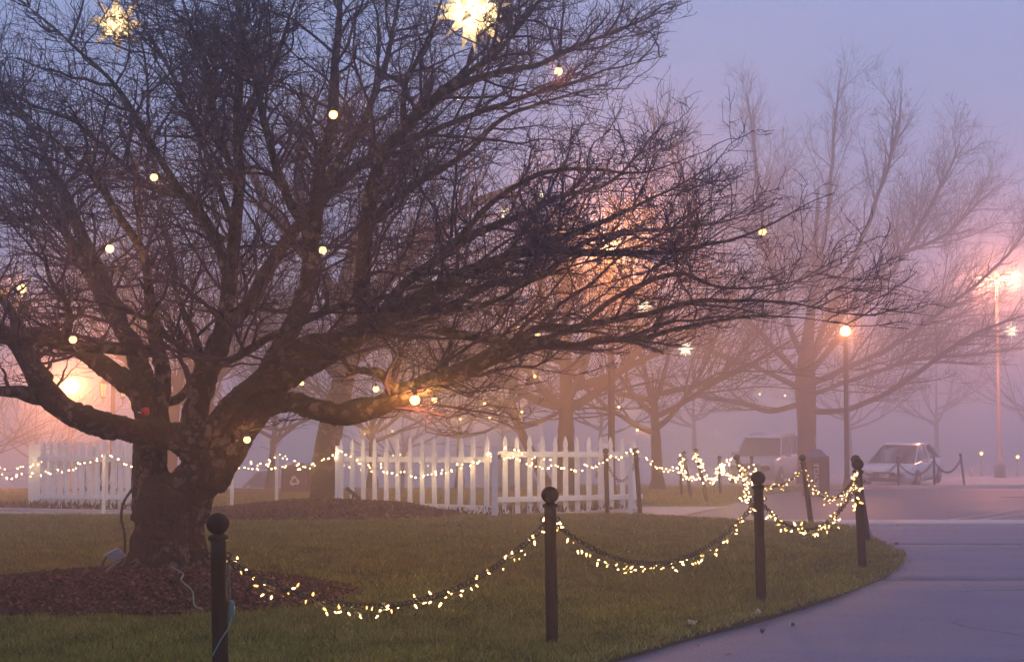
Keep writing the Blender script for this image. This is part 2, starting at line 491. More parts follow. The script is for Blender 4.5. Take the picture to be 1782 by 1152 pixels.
M['walk'] = ground_mat('walk_concrete', ((0.30, 0.27, 0.26), (0.40, 0.36, 0.35)), 6, rough=0.65, bump=0.2, bscale=60)
M['road'] = ground_mat('road_asphalt', ((0.075, 0.075, 0.105), (0.115, 0.110, 0.150)), 3, rough=0.5, bump=0.2, bscale=50, big=0.25, bigcol=(0.13, 0.115, 0.15), spec=0.5)
M['lot'] = ground_mat('lot_wet_concrete', ((0.30, 0.27, 0.28), (0.40, 0.37, 0.38)), 3, rough=0.55, bump=0.0, bscale=30, big=0.25, bigcol=(0.36, 0.33, 0.34), spec=0.5)
M['mulch_soil'] = ground_mat('mulch_soil', ((0.020, 0.009, 0.008), (0.05, 0.024, 0.019)), 30, bump=1.0)
M['grass'] = tinted('grass_blades', ((0.044, 0.064, 0.006), (0.180, 0.190, 0.018), (0.31, 0.265, 0.042), (0.50, 0.38, 0.14)), patch=(0.26, 0.190, 0.045))
M['mulch'] = tinted('mulch_chips', ((0.014, 0.004, 0.004), (0.055, 0.016, 0.013), (0.105, 0.034, 0.022), (0.24, 0.11, 0.08)))
M['paint'] = plain('road_paint', (0.50, 0.40, 0.38), 0.7, var=0.25, scale=12)
M['iron'] = plain('iron', (0.06, 0.055, 0.06), 0.5, metal=0.5)

# ------------------------------------------------------------------ the setting
YS = np.unique(np.concatenate([np.arange(-40, 5, 5.0), np.arange(5, 30, 0.4), np.arange(30, 74, 1.5), np.array([13.0, 70.0]), np.arange(80, 321, 10.0)]))
XS = np.unique(np.concatenate([np.arange(-300, -20, 10.0), np.arange(-20, 20, 0.8), np.arange(20, 301, 10.0)]))
def grid(xs, ys, z):
    X, Y = np.meshgrid(xs, ys)
    V = np.stack([X, Y, z(X, Y)], -1).reshape(-1, 3)
    nx, ny = len(xs), len(ys)
    b = (np.arange(ny - 1)[:, None] * nx + np.arange(nx - 1)[None, :]).ravel()
    return V, np.stack([b, b + 1, b + nx + 1, b + nx], -1)
V, Fq = grid(XS, YS, lambda x, y: gz(x, y) - 0.03)
tag(link(bpy.data.objects.new('ground', mesh_np('ground', V, Fq, M['ground']))), kind='structure')

def strip(name, y0, y1, xl, xr, off, mat, parent=None, dy=0.2, nx=14, thick=0.0, extra=None):
    ys = np.linspace(y0, y1, max(2, int((y1 - y0) / dy) + 1))
    if y0 < 13 < y1: ys = np.unique(np.append(ys, 13.0))
    s = np.linspace(0, 1, nx)
    A = np.array([xl(y) for y in ys]); B = np.array([xr(y) for y in ys])
    X = A[:, None] * (1 - s) + B[:, None] * s
    Y = np.repeat(ys[:, None], nx, 1)
    Z = gz(X, Y) + off
    if extra is not None: Z = Z + extra(X, Y)
    V = np.stack([X, Y, Z], -1).reshape(-1, 3)
    ny = len(ys)
    b = (np.arange(ny - 1)[:, None] * nx + np.arange(nx - 1)[None, :]).ravel()
    Fq = np.stack([b, b + 1, b + nx + 1, b + nx], -1)
    if thick:
        ring = list(range(nx)) + [j * nx + nx - 1 for j in range(1, ny)] + [(ny - 1) * nx + i for i in range(nx - 2, -1, -1)] + [j * nx for j in range(ny - 2, 0, -1)]
        low = V[ring].copy(); low[:, 2] -= thick
        n0 = len(V); k = len(ring)
        i = np.arange(k); j = (i + 1) % k; rg = np.array(ring)
        Fq = np.vstack([Fq, np.stack([rg[j], rg[i], n0 + i, n0 + j], -1)])
        V = np.vstack([V, low])
    return link(bpy.data.objects.new(name, mesh_np(name, V, Fq, mat, smooth=not thick)), parent)

EDGE = np.array([(-2, -5.0), (0, -4.4), (3, -2.9), (5, -1.50), (6.3, -0.55), (7.82, 0.54), (8.64, 1.16), (9.38, 1.79), (10.3, 2.46), (11.46, 3.18), (12.2, 3.53),
                 (13.0, 3.82), (14, 3.98), (15, 4.12), (16.5, 4.38), (17.6, 4.55), (18.6, 4.45), (19.4, 4.05), (20.2, 3.35), (21.2, 2.6), (22.2, 2.05)])
def lawn_edge(y): return np.interp(y, EDGE[:, 0], EDGE[:, 1])
def wob(x, y): return 0.018 * vnoise(np.stack([x * 1.1, y * 1.1, 0 * x], -1))
tag(strip('lawn', -2, 22.2, lambda y: -16.0, lawn_edge, 0.035, M['lawn'], dy=0.15, nx=90, thick=0.09, extra=lambda x, y: mound(x, y) + wob(x, y)), kind='structure')

path = tag(link(bpy.data.objects.new('path', None)), kind='structure')
cuts = [-4, 0.9, 4.4, 11.4, 14.9, 18.98]
for a, bb in zip(cuts[:-1], cuts[1:]):
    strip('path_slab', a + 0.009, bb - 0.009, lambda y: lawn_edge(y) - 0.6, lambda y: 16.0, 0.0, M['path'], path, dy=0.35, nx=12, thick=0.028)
tag(strip('gravel_base', -4, 19.0, lambda y: lawn_edge(y) - 0.5, lambda y: 16.0, -0.024, M['mulch_soil'], dy=0.5), kind='structure')
kerb = tag(link(bpy.data.objects.new('kerb', None)), kind='structure')
kx = 3.1
while kx < 16:
    w = 2.4
    strip('kerb_stone', 19.0, 20.2, lambda y, kx=kx: max(kx, lawn_edge(y) - 0.3), lambda y, kx=kx, w=w: max(kx + w - 0.012, lawn_edge(y) - 0.2), 0.03, M['kerb'], kerb, nx=5, thick=0.1)
    kx += w
ROADL = np.array([(20.2, 3.2), (22.4, 2.5), (25.5, 3.6), (27, 4.35), (30, 5.2), (34, 6.4), (38, 8.2), (40, 9.8), (41.4, 12.2)])
tag(strip('road', 20.2, 41.4, lambda y: np.interp(y, ROADL[:, 0], ROADL[:, 1]), lambda y: 60.0, -0.012, M['road'], dy=0.5), kind='structure')
tag(strip('far_kerb', 41.4, 41.9, lambda y: 9.6, lambda y: 60.0, 0.09, M['kerb'], dy=0.25, thick=0.12), kind='structure')
tag(strip('parking_lot', 43.2, 319, lambda y: 1.5, lambda y: 299.0, 0.0, M['lot'], dy=1.0, nx=30), kind='structure')
tag(strip('parking_lot', 53.5, 319, lambda y: -299., lambda y: 1.4, 0.0, M['lot'], dy=1.0, nx=60), kind='structure')
walk = tag(link(bpy.data.objects.new('sidewalk', None)), kind='structure')
wx = -15.0
while wx < 2.0:
    strip('walk_slab', 22.75, 24.7, lambda y, wx=wx: wx + 0.008, lambda y, wx=wx: wx + 1.49, 0.0, M['walk'], walk, dy=0.5, nx=4, thick=0.03)
    wx += 1.5
tag(strip('sidewalk_apron', 22.25, 26.1, lambda y: 2.05, lambda y: np.interp(y, ROADL[:, 0], ROADL[:, 1]) + 0.4, 0.004, M['walk'], dy=0.3), kind='structure')
mk = MB()
for (a, b_) in (((1655, 904), (1782, 886)), ((1705, 905), (1790, 893))):
    p, q = G(*a), G(*b_)
    n = np.array((0, 0.16, 0))
    mk.add([p + (0, 0, 0.0), q, q + n + (0, 0, -0.007), p + n + (0, 0, -0.007)], [(0, 1, 2, 3)])
o = mk.build('road_marking', M['paint']); tag(o, kind='structure')
o.location.z = -0.004
g = G(1785, 864)
o = MB().lathe([(0.62, 0.0), (0.6, 0.012), (0.5, 0.014), (0.0, 0.014)], 28).build('manhole_cover', M['iron'])
o.location = (g[0], g[1], g[2] - 0.01); o.rotation_euler = (-0.045, 0, 0)
tag(o, 'round dark manhole cover in the wet road by right edge', 'manhole cover')

# fog: one closed box round the camera and everything that stands here
hz = MB().box((0, 137, 5.9), (606, 374, 22.2)).build('haze', None)
m = bpy.data.materials.new('haze'); m.use_nodes = True
m.node_tree.nodes.clear()
vo = m.node_tree.nodes.new('ShaderNodeOutputMaterial'); pv = m.node_tree.nodes.new('ShaderNodeVolumePrincipled')
pv.inputs['Color'].default_value = (0.995, 0.95, 0.955, 1)
pv.inputs['Density'].default_value = FOG_DENSITY
pv.inputs['Anisotropy'].default_value = FOG_G
m.node_tree.links.new(pv.outputs[0], vo.inputs['Volume'])
hz.data.materials.append(m)
tag(hz, kind='stuff')

# ------------------------------------------------------------------ grass, mulch
def pieces(name, V, Fq, tint, mat, nper):
    me = mesh_np(name, V, Fq, mat, smooth=False)
    at = me.attributes.new('tint', 'FLOAT', 'POINT')
    at.data.foreach_set('value', np.repeat(tint, nper).astype(np.float32))
    return me
def grass_field(n, y0, y1, power, inside, hscale):
    u = rng.random(n)
    e = 1 - power
    y = (y0 ** e + u * (y1 ** e - y0 ** e)) ** (1 / e)
    x = (rng.random(n) * 2 - 1) * (0.40 * y + 0.6)
    k = inside(x, y); x, y = x[k], y[k]
    n = len(x)
    z = gz(x, y) + 0.03 + mound(x, y) + wob(x, y)
    clump = 0.5 + 0.5 * vnoise(np.stack([x * 5, y * 5, 0 * x], -1))
    h = (0.022 + 0.030 * rng.random(n)) * (0.65 + 0.7 * clump) * hscale
    w = 0.0030 + 0.0014 * y / 10 + 0.0018 * rng.random(n)
    a = rng.random(n) * 2 * math.pi
    la = rng.random(n) * 2 * math.pi; ln = h * (0.25 + 0.9 * rng.random(n))
    c = np.stack([x, y, z], -1)
    sd = np.stack([np.cos(a) * w, np.sin(a) * w, 0 * a], -1)
    tip = c + np.stack([np.cos(la) * ln, np.sin(la) * ln, h], -1)
    V = np.stack([c - sd, c + sd, tip], 1).reshape(-1, 3)
    ed = np.clip(1 - (lawn_edge(y) - x) / 0.32, 0, 1) * (y < 22.3)
    tint = np.clip(rng.random(n) ** 1.3 * 0.8 + 0.35 * clump - 0.1 + 0.5 * ed * rng.random(n), 0, 1)
    return V, np.arange(3 * n).reshape(-1, 3), tint
def in_mulch(x, y, grow=0.0):
    r = 0 * x > 1
    wv = 0.07 * vnoise(np.stack([x * 2.5, y * 2.5, 0 * x + 3], -1))
    for (mx, my, rx, ry, hh) in MUL:
        r = r | ((((x - mx) / rx) ** 2 + ((y - my) / ry) ** 2) < (1 + wv + grow) ** 2)
    return r
V, Fq, t = grass_field(640000, 5.2, 22.2, 1.55, lambda x, y: (x < lawn_edge(y) + 0.012 + 0.030 * rng.standard_normal(len(x))) & (~in_mulch(x, y) | (rng.random(len(x)) < 0.012)), 1.0)
o = link(bpy.data.objects.new('grass', pieces('grass', V, Fq, t, M['grass'], 3)))
tag(o, 'short olive and straw coloured lawn grass around the tree', 'grass', kind='stuff')
def far_in(x, y): return ((x < np.interp(y, ROADL[:, 0], ROADL[:, 1]) - 0.05) & ((y > 26.2) | ((y > 24.8) & (x < 2.0)))) | ((y > 42) & (x > 9.5) & (y < 43.2))
V, Fq, t = grass_field(110000, 24.8, 44, 1.3, far_in, 1.5)
o = link(bpy.data.objects.new('grass', pieces('far_grass', V, Fq, t, M['grass'], 3)))
tag(o, 'olive grass of the lawns beyond the white picket fence', 'grass', kind='stuff')

def mulch_bed(k, n, label):
    mx, my, rx, ry, hh = MUL[k]
    a = rng.random(n) * 2 * math.pi; r = np.sqrt(rng.random(n)) * (1.04 + 0.05 * rng.standard_normal(n))
    x, y = mx + rx * r * np.cos(a), my + ry * r * np.sin(a)
    kx_ = in_mulch(x, y, 0.05) & (y < 25.5); x, y = x[kx_], y[kx_]; n = len(x)
    z = gz(x, y) + 0.045 + mound(x, y) + wob(x, y) + 0.02 * rng.random(n)
    L = (0.012 + 0.024 * rng.random(n)) * (1 if k == 0 else 1.5); Wd = L * (0.25 + 0.35 * rng.random(n)); T = 0.004 + 0.006 * rng.random(n)
    yaw = rng.random(n) * 2 * math.pi; tilt = rng.standard_normal(n) * 0.5
    ux = np.stack([np.cos(yaw) * np.cos(tilt), np.sin(yaw) * np.cos(tilt), np.sin(tilt)], -1)
    uy = np.stack([-np.sin(yaw), np.cos(yaw), 0.35 * rng.standard_normal(n)], -1)
    uz = unit(np.cross(ux, uy))
    c = np.stack([x, y, z], -1)
    V = np.stack([c - ux * L[:, None], c + uy * Wd[:, None] + uz * T[:, None], c + ux * L[:, None], c - uy * Wd[:, None] + uz * T[:, None], c - uz * T[:, None] * 2], 1).reshape(-1, 3)
    i = np.arange(n)[:, None] * 5
    Fq = np.concatenate([i + np.array([[0, 3, 1]]), i + np.array([[3, 2, 1]]), i + np.array([[0, 1, 4]]), i + np.array([[1, 2, 4]])], 0)
    o = link(bpy.data.objects.new('mulch_bed', pieces('mulch_bed', V, Fq, rng.random(n) ** 1.6, M['mulch'], 5)))
    tag(o, label, 'mulch', kind='stuff')
    ring = np.linspace(0, 2 * math.pi, 60, endpoint=False)
    rr = np.linspace(0, 1.0, 14)
    X = mx + rx * np.outer(rr, np.cos(ring)); Y = my + ry * np.outer(rr, np.sin(ring))
    Z = gz(X, Y) + 0.043 + mound(X, Y) + wob(X, Y)
    V = np.stack([X, Y, Z], -1).reshape(-1, 3)
    q = [(j * 60 + i, j * 60 + (i + 1) % 60, (j + 1) * 60 + (i + 1) % 60, (j + 1) * 60 + i) for j in range(13) for i in range(60)]
    s = link(bpy.data.objects.new('soil', mesh_np('soil', V, np.array(q), M['mulch_soil'])))
    tag(s, kind='structure')
mulch_bed(0, 24000, 'dark red brown bark mulch mounded round the near tree trunk')
mulch_bed(1, 9000, 'low mulch mound under the leaning tree before the fence')

# ------------------------------------------------------------------ trees
def resample(pl, m):
    """list of (k,4) polylines -> (n,m,4)"""
    out = np.empty((len(pl), m, 4))
    for i, p in enumerate(pl):
        d = np.r_[0, np.cumsum(np.linalg.norm(np.diff(p[:, :3], axis=0), axis=1))]
        s = np.linspace(0, d[-1], m)
        for c in range(4): out[i, :, c] = np.interp(s, d, p[:, c])
    return out
def sprout(par, per_m, tmin, length, lvar, m, spread, centre, outward, up, rratio, rmax, rmin, wander, curve_up, sides_t=True, tip=True):
    """children of every parent branch; par (n,k,4) -> (N,m,4)"""
    n, k, _ = par.shape
    seg = np.linalg.norm(np.diff(par[:, :, :3], axis=1), axis=2)
    Ltot = seg.sum(1)
    cnt = rng.poisson(np.maximum(Ltot * per_m, 0.01) * (1 - tmin)) + (1 if tip else 0)
    idx = np.repeat(np.arange(n), cnt)
    N = len(idx)
    t = tmin + (1 - tmin) * rng.random(N) ** 0.8
    if tip:
        last = np.cumsum(cnt) - 1
        t[last] = 0.999
    x = t * (k - 1); i0 = np.minimum(x.astype(int), k - 2); f = (x - i0)[:, None]
    A, B = par[idx, i0], par[idx, i0 + 1]
    st = A * (1 - f) + B * f
    tan = unit(B[:, :3] - A[:, :3])
    rnd = rng.standard_normal((N, 3))
    perp = unit(rnd - (rnd * tan).sum(1, keepdims=True) * tan)
    th = np.radians(spread[0] + (spread[1] - spread[0]) * rng.random(N))[:, None]
    if tip: th[last] *= 0.3
    d = tan * np.cos(th) + perp * np.sin(th)
    if centre is not None: d = d + outward * unit(st[:, :3] - centre)
    d[:, 2] = np.where(d[:, 2] < -0.12, -0.12 + (d[:, 2] + 0.12) * 0.25, d[:, 2])
    d = unit(d + np.array((0, 0, up)))
    Ln = length * np.exp(lvar * rng.standard_normal(N)) * (1.15 - 0.65 * t) * np.clip(Ltot[idx] / (Ltot.mean() + 1e-6), 0.5, 1.5)
    r0 = np.clip(st[:, 3] * rratio * (0.7 + 0.5 * rng.random(N)), rmin, rmax)
    out = np.empty((N, m, 4))
    out[:, 0, :3] = st[:, :3]; out[:, 0, 3] = r0
    step = (Ln / (m - 1))[:, None]
    for j in range(1, m):
        d = unit(d + wander * rng.standard_normal((N, 3)) + np.array((0, 0, curve_up)))
        d[:, 2] = np.where(d[:, 2] < -0.15, d[:, 2] * 0.5, d[:, 2])
        out[:, j, :3] = out[:, j - 1, :3] + d * step
        out[:, j, 3] = np.maximum(r0 * (1 - 0.62 * j / (m - 1)), rmin * 0.6)
    return out
def gather(levels, sides):
    Vs, Fs, n = [], [], 0
    for lv, s in zip(levels, sides):
        V, Fq = tubes(lv[:, :, :3], lv[:, :, 3], s)
        Vs.append(V); Fs.append(Fq + n); n += len(V)
    return np.vstack(Vs), np.vstack(Fs)
def limb_mesh(pl, sides, rough=0.0):
    V, Fq = tubes(pl[None, :, :3], pl[None, :, 3], sides)
    if rough:
        c = np.repeat(pl[:, :3], sides, 0); r = np.repeat(pl[:, 3], sides)
        dirs = unit(V - c)
        nz = vnoise(V * 9) * 0.5 + vnoise(V * 24) * 0.35
        V = V + dirs * (nz * rough * r)[:, None]
    return V, Fq
def ends(V, Fq, pl, sides):
    """close both ends of one tube with fans of quads"""
    n = len(V)
    V = np.vstack([V, pl[:1, :3], pl[-1:, :3]])
    i = np.arange(sides); j = (i + 1) % sides; m = (len(pl) - 1) * sides
    return V, np.vstack([Fq, np.stack([j, i, np.full(sides, n), np.full(sides, n)], -1)[:, :4], np.stack([m + i, m + j, np.full(sides, n + 1), np.full(sides, n + 1)], -1)])

D0 = 11.0
base = P(292, 1003, D0)
def trace(pts, d0=D0):
    return np.array([(*P(px, py, d0 + dd), w / 2 * (d0 + dd) / F) for (px, py, w, dd) in pts])
LIMBS = {
 'low_left': [(352, 800, 66, 0), (330, 772, 56, -.05), (290, 756, 47, -.15), (235, 748, 45, -.3), (175, 738, 43, -.45), (125, 720, 41, -.55), (88, 692, 44, -.6), (58, 652, 35, -.6), (30, 600, 28, -.7), (-10, 565, 24, -.8), (-70, 520, 18, -1), (-150, 470, 10, -1.2)],
 'low_left_b': [(100, 690, 34, -.6), (60, 690, 28, -.6), (25, 678, 22, -.75), (-30, 674, 18, -1.), (-110, 660, 10, -1.3)],
 'low_left_c': [(80, 660, 30, -.6), (48, 620, 24, -.45), (40, 580, 20, -.3), (20, 540, 17, -.2), (-20, 500, 13, 0), (-80, 440, 8, .3)],
 'mid_left': [(262, 720, 60, .1), (240, 680, 44, .1), (205, 655, 36, .2), (160, 625, 32, .3), (115, 600, 30, .4), (60, 585, 24, .6), (0, 570, 22, .8), (-60, 545, 14, 1.1)],
 'grey_up': [(258, 700, 52, .15), (248, 655, 36, .3), (232, 605, 30, .5), (205, 560, 26, .8), (170, 505, 22, 1.0), (130, 430, 18, 1.2), (80, 350, 14, 1.4), (20, 280, 10, 1.6), (-60, 200, 6, 1.8)],
 'dark_up': [(278, 740, 34, -.1), (282, 680, 26, -.15), (278, 630, 25, -.2), (268, 570, 24, -.2), (262, 500, 18, -.2), (245, 430, 16, -.3), (205, 370, 14, -.5), (150, 300, 12, -.7), (80, 230, 9, -.9), (0, 165, 7, -1.1)],
 'dark_side': [(272, 612, 22, -.2), (230, 610, 19, -.3), (180, 606, 19, -.45), (120, 608, 18, -.6), (108, 600, 17, -.65), (122, 565, 14, -.7), (120, 525, 13, -.75), (100, 500, 12, -.8), (70, 440, 9, -1.0), (20, 380, 6, -1.2)],
 'dark_side_b': [(108, 603, 16, -.65), (70, 596, 14, -.8), (30, 588, 13, -1), (-30, 592, 11, -1.2), (-100, 560, 7, -1.5)],
 'loop': [(284, 698, 18, -.1), (305, 694, 18, 0), (325, 668, 17, .1), (342, 620, 16, .2), (335, 570, 13, .4), (310, 510, 11, .7), (300, 440, 9, .9), (270, 350, 6, 1.2)],
 'centre_up': [(335, 800, 54, .05), (338, 740, 46, .1), (348, 690, 43, .15), (362, 640, 40, .2), (385, 590, 36, .3), (396, 540, 30, .4), (402, 480, 25, .5), (406, 400, 22, .6), (414, 300, 20, .6), (418, 200, 18, .5), (416, 90, 15, .4), (405, -30, 13, .3), (395, -180, 9, .2), (380, -300, 5, .1)],
 'centre_right': [(370, 638, 18, .15), (400, 625, 15, 0), (440, 610, 15, -.2), (490, 585, 14, -.4), (545, 555, 13, -.6), (610, 530, 12, -.8), (690, 515, 10, -1.0), (780, 500, 8, -1.2), (880, 500, 5, -1.4)],
 'centre_left': [(360, 630, 16, .2), (330, 615, 14, .1), (300, 595, 13, 0), (270, 560, 12, -.2), (235, 540, 10, -.4), (180, 525, 8, -.6), (110, 520, 5, -.8)],
 'up_left_a': [(400, 500, 20, .5), (380, 430, 18, .5), (350, 375, 17, .4), (300, 305, 16, .3), (250, 225, 15, .1), (200, 150, 13, -.1), (140, 90, 11, -.3), (70, 25, 8, -.5), (0, -30, 5, -.7)],
 'up_left_b': [(385, 420, 17, .5), (330, 345, 14, .7), (270, 330, 13, .9), (200, 270, 12, 1.1), (130, 210, 11, 1.3), (60, 185, 9, 1.5), (-20, 165, 6, 1.7)],
 'up_left_c': [(408, 400, 16, .6), (370, 300, 14, .9), (330, 200, 12, 1.2), (285, 110, 10, 1.5), (240, 20, 8, 1.8), (200, -80, 5, 2.0)],
 'up_left_d': [(412, 330, 14, .6), (380, 220, 12, .3), (360, 120, 10, 0), (330, 30, 8, -.3), (300, -70, 5, -.6)],
 'up_mid': [(416, 240, 13, .5), (460, 150, 11, .4), (500, 60, 9, .3), (530, -40, 6, .2)],
 'front_thin': [(352, 775, 34, -.15), (385, 720, 29, -.2), (420, 682, 27, -.25), (465, 650, 25, -.3), (510, 618, 23, -.4), (545, 595, 22, -.5), (600, 590, 20, -.6), (640, 580, 18, -.7), (720, 572, 15, -.9), (800, 545, 13, -1.2), (880, 520, 11, -1.4), (980, 470, 9, -1.7), (1090, 440, 5, -2)],
 'main_right': [(352, 835, 96, 0), (385, 785, 82, 0), (412, 742, 72, 0), (440, 702, 66, 0), (478, 665, 54, 0), (530, 635, 46, -.05), (590, 602, 42, -.1), (650, 568, 38, -.2), (705, 540, 32, -.3), (770, 505, 26, -.4), (840, 465, 22, -.5), (930, 425, 18, -.5), (1020, 395, 15, -.6), (1120, 350, 11, -.7), (1220, 300, 8, -.8)],
 'right_up': [(455, 690, 50, .05), (480, 620, 38, .2), (512, 565, 34, .4), (532, 510, 32, .5), (540, 450, 28, .6), (552, 370, 25, .7), (562, 280, 22, .8), (575, 200, 20, .8), (582, 110, 17, .8), (592, 10, 14, .8), (600, -110, 10, .8), (610, -230, 5, .8)],
 'right_up_b': [(545, 420, 20, .6), (500, 340, 17, .5), (470, 270, 14, .3), (455, 180, 12, .1), (430, 90, 10, -.2), (420, 0, 8, -.4), (400, -110, 5, -.6)],
 'right_up_c': [(556, 330, 16, .7), (610, 250, 14, .9), (650, 180, 12, 1.1), (680, 90, 10, 1.3), (700, 0, 8, 1.5), (720, -110, 5, 1.7)],
 'diag': [(640, 575, 30, -.15), (630, 510, 28, 0), (636, 430, 26, .1), (642, 350, 25, .1), (655, 292, 24, .0), (700, 235, 23, -.1), (765, 165, 21, -.3), (830, 110, 18, -.4), (890, 55, 14, -.5), (950, -15, 10, -.6)],
 'diag_b': [(765, 165, 16, -.3), (850, 125, 14, -.1), (930, 110, 12, .1), (1000, 85, 11, .3), (1080, 50, 9, .4), (1150, 20, 7, .5), (1205, 0, 4, .6)],
 'diag_c': [(680, 255, 15, -.05), (760, 225, 13, .3), (860, 185, 12, .6), (960, 150, 10, .8), (1060, 120, 8, 1.0), (1160, 95, 6, 1.1)],
 'diag_d': [(700, 235, 13, -.1), (710, 150, 12, -.3), (745, 70, 10, -.5), (765, 0, 8, -.7), (790, -90, 5, -.9)],
 'diag_e': [(640, 390, 17, .1), (720, 320, 15, .4), (800, 270, 13, .7), (880, 205, 11, 1.0), (980, 170, 9, 1.3), (1090, 150, 6, 1.5)],
 'fan_a': [(650, 565, 26, -.2), (720, 480, 22, .1), (790, 420, 19, .3), (870, 385, 17, .5), (960, 350, 15, .7), (1050, 325, 13, .9), (1110, 270, 11, 1.0), (1160, 215, 8, 1.1)],
 'fan_b': [(770, 440, 15, .2), (840, 360, 13, .0), (920, 310, 11, -.2), (1020, 300, 10, -.4), (1120, 300, 8, -.5), (1230, 262, 6, -.6)],
 'fan_c': [(780, 505, 22, -.4), (860, 450, 19, -.6), (960, 435, 17, -.8), (1060, 440, 15, -1.), (1160, 440, 12, -1.1), (1270, 415, 10, -1.2), (1370, 370, 8, -1.3), (1455, 335, 4, -1.4)],
 'fan_e': [(690, 545, 22, -.3), (780, 540, 19, -.1), (850, 500, 17, .2), (940, 480, 15, .5), (1040, 420, 12, .8), (1140, 400, 10, 1.0), (1250, 390, 8, 1.2), (1350, 350, 6, 1.4)],
 'low_right': [(430, 735, 52, -.05), (462, 706, 46, -.15), (500, 700, 40, -.2), (540, 710, 37, -.25), (590, 722, 38, -.3), (640, 712, 38, -.35), (690, 688, 38, -.4), (740, 664, 33, -.45), (800, 645, 27, -.5), (860, 625, 23, -.55), (905, 606, 22, -.6), (950, 600, 19, -.65), (1000, 606, 17, -.7), (1060, 592, 15, -.8), (1120, 592, 13, -.9), (1190, 568, 11, -1.), (1270, 550, 9, -1.1), (1360, 545, 7, -1.2), (1450, 560, 4, -1.3)],
 'low_right_b': [(590, 716, 24, -.3), (625, 700, 21, -.1), (670, 692, 20, .1), (715, 672, 18, .3), (780, 640, 14, .6), (860, 610, 11, .9), (940, 585, 8, 1.2), (1030, 570, 5, 1.5)],
 'low_right_c': [(760, 575, 18, -.6), (830, 590, 16, -.6), (880, 602, 14, -.6), (920, 582, 15, -.65), (945, 573, 15, -.7), (990, 574, 15, -.8), (1060, 560, 15, -.9), (1130, 540, 14, -1.), (1200, 520, 13, -1.1), (1280, 518, 11, -1.2), (1370, 520, 9, -1.3), (1450, 535, 7, -1.4), (1515, 540, 4, -1.5)],
 'low_right_d': [(1000, 574, 13, -.8), (1080, 520, 12, -.6), (1170, 480, 10, -.4), (1260, 500, 8, -.2), (1370, 490, 6, 0), (1470, 455, 4, .2)],
 'hook': [(702, 690, 26, -.4), (680, 668, 20, -.45), (655, 645, 17, -.5), (625, 640, 15, -.55), (602, 638, 14, -.55), (592, 615, 13, -.5), (585, 595, 13, -.4)],
 'back_right': [(386, 590, 30, .3), (400, 570, 28, .8), (435, 520, 26, 1.3), (480, 450, 24, 1.8), (560, 350, 20, 2.2), (660, 260, 16, 2.6), (760, 180, 12, 3.0), (870, 120, 8, 3.3), (960, 60, 5, 3.5)],
 'back_left': [(236, 615, 26, .5), (220, 580, 25, .9), (190, 500, 23, 1.5), (140, 400, 22, 2.1), (90, 290, 16, 2.6), (30, 190, 11, 3.0), (-30, 110, 6, 3.4)],
}
CUT = {'low_left': 5, 'mid_left': 3, 'grey_up': 3, 'dark_up': 3, 'centre_up': 4, 'front_thin': 3, 'main_right': 6, 'right_up': 3, 'low_right': 4}
tree = thing('spreading_tree', 'large bare spreading tree with many low mossy limbs in the mulch bed', 'tree', base)
trunk_lines = [
    trace([(286, 1035, 205, 0), (288, 1010, 172, 0), (290, 985, 146, 0), (293, 950, 122, 0), (294, 915, 115, 0), (295, 880, 122, 0), (299, 858, 118, 0), (302, 840, 92, 0), (304, 824, 46, 0)]),
    trace([(268, 900, 78, 0), (262, 850, 68, .02), (260, 800, 62, .05), (262, 750, 60, .08), (264, 715, 52, .1)]),
    trace([(318, 900, 84, 0), (330, 860, 88, 0), (350, 825, 84, 0)]),
    trace([(350, 1030, 60, -.12), (336, 980, 62, -.1), (322, 930, 60, -.06)]),
    trace([(236, 1032, 66, .05), (252, 985, 56, .04), (262, 930, 60, .02)]),
    trace([(296, 1036, 90, -.26), (296, 985, 80, -.18), (296, 930, 70, -.1)]),
]
limb_lines = {}
for nm, pts in LIMBS.items():
    tr_ = trace(pts)
    if nm in CUT:
        trunk_lines.append(tr_[:CUT[nm] + 1])
        tr_ = tr_[CUT[nm] - 1:]
    limb_lines[nm] = tr_
mb_v, mb_f, off = [], [], 0
for tl in trunk_lines:
    pl = spline(tl, 0.05)
    V, Fq = limb_mesh(pl, 18)
    n = len(V); k = len(pl)
    V = np.vstack([V, pl[:1, :3], pl[-1:, :3]]) - base
    tri = [tuple(q) for q in (Fq + off)]
    i = np.arange(18)
    tri += [((a + 1) % 18 + off, a + off, n + off) for a in i] + [((k - 1) * 18 + a + off, (k - 1) * 18 + (a + 1) % 18 + off, n + 1 + off) for a in i]
    mb_v += [tuple(p) for p in V]; mb_f += tri; off += len(V)
me = bpy.data.meshes.new('trunk_raw'); me.from_pydata(mb_v, [], mb_f)
tmp = bpy.data.objects.new('trunk_raw', me); COL.objects.link(tmp)
md = tmp.modifiers.new('r', 'REMESH'); md.mode = 'VOXEL'; md.voxel_size = 0.011
s2 = tmp.modifiers.new('s', 'SMOOTH'); s2.factor = 0.5; s2.iterations = 22
dg = bpy.context.evaluated_depsgraph_get(); dg.update()
tm = bpy.data.meshes.new_from_object(tmp.evaluated_get(dg))
bpy.data.objects.remove(tmp); bpy.data.meshes.remove(me)
nv = len(tm.vertices)
co = np.empty(nv * 3, np.float32); tm.vertices.foreach_get('co', co); co = co.reshape(-1, 3).astype(float)
no = np.empty(nv * 3, np.float32); tm.vertices.foreach_get('normal', no); no = no.reshape(-1, 3)
ridge = vnoise(co * (5, 5, 3)) * 0.016 + vnoise(co * (13, 13, 8) + 7) * 0.011 + np.abs(vnoise(co * (30, 30, 16) + 3)) * 0.011 - np.clip(0.35 - np.abs(vnoise(co * (26, 26, 5) + 31)), 0, 1) * 0.045
co = co + no * ridge[:, None]
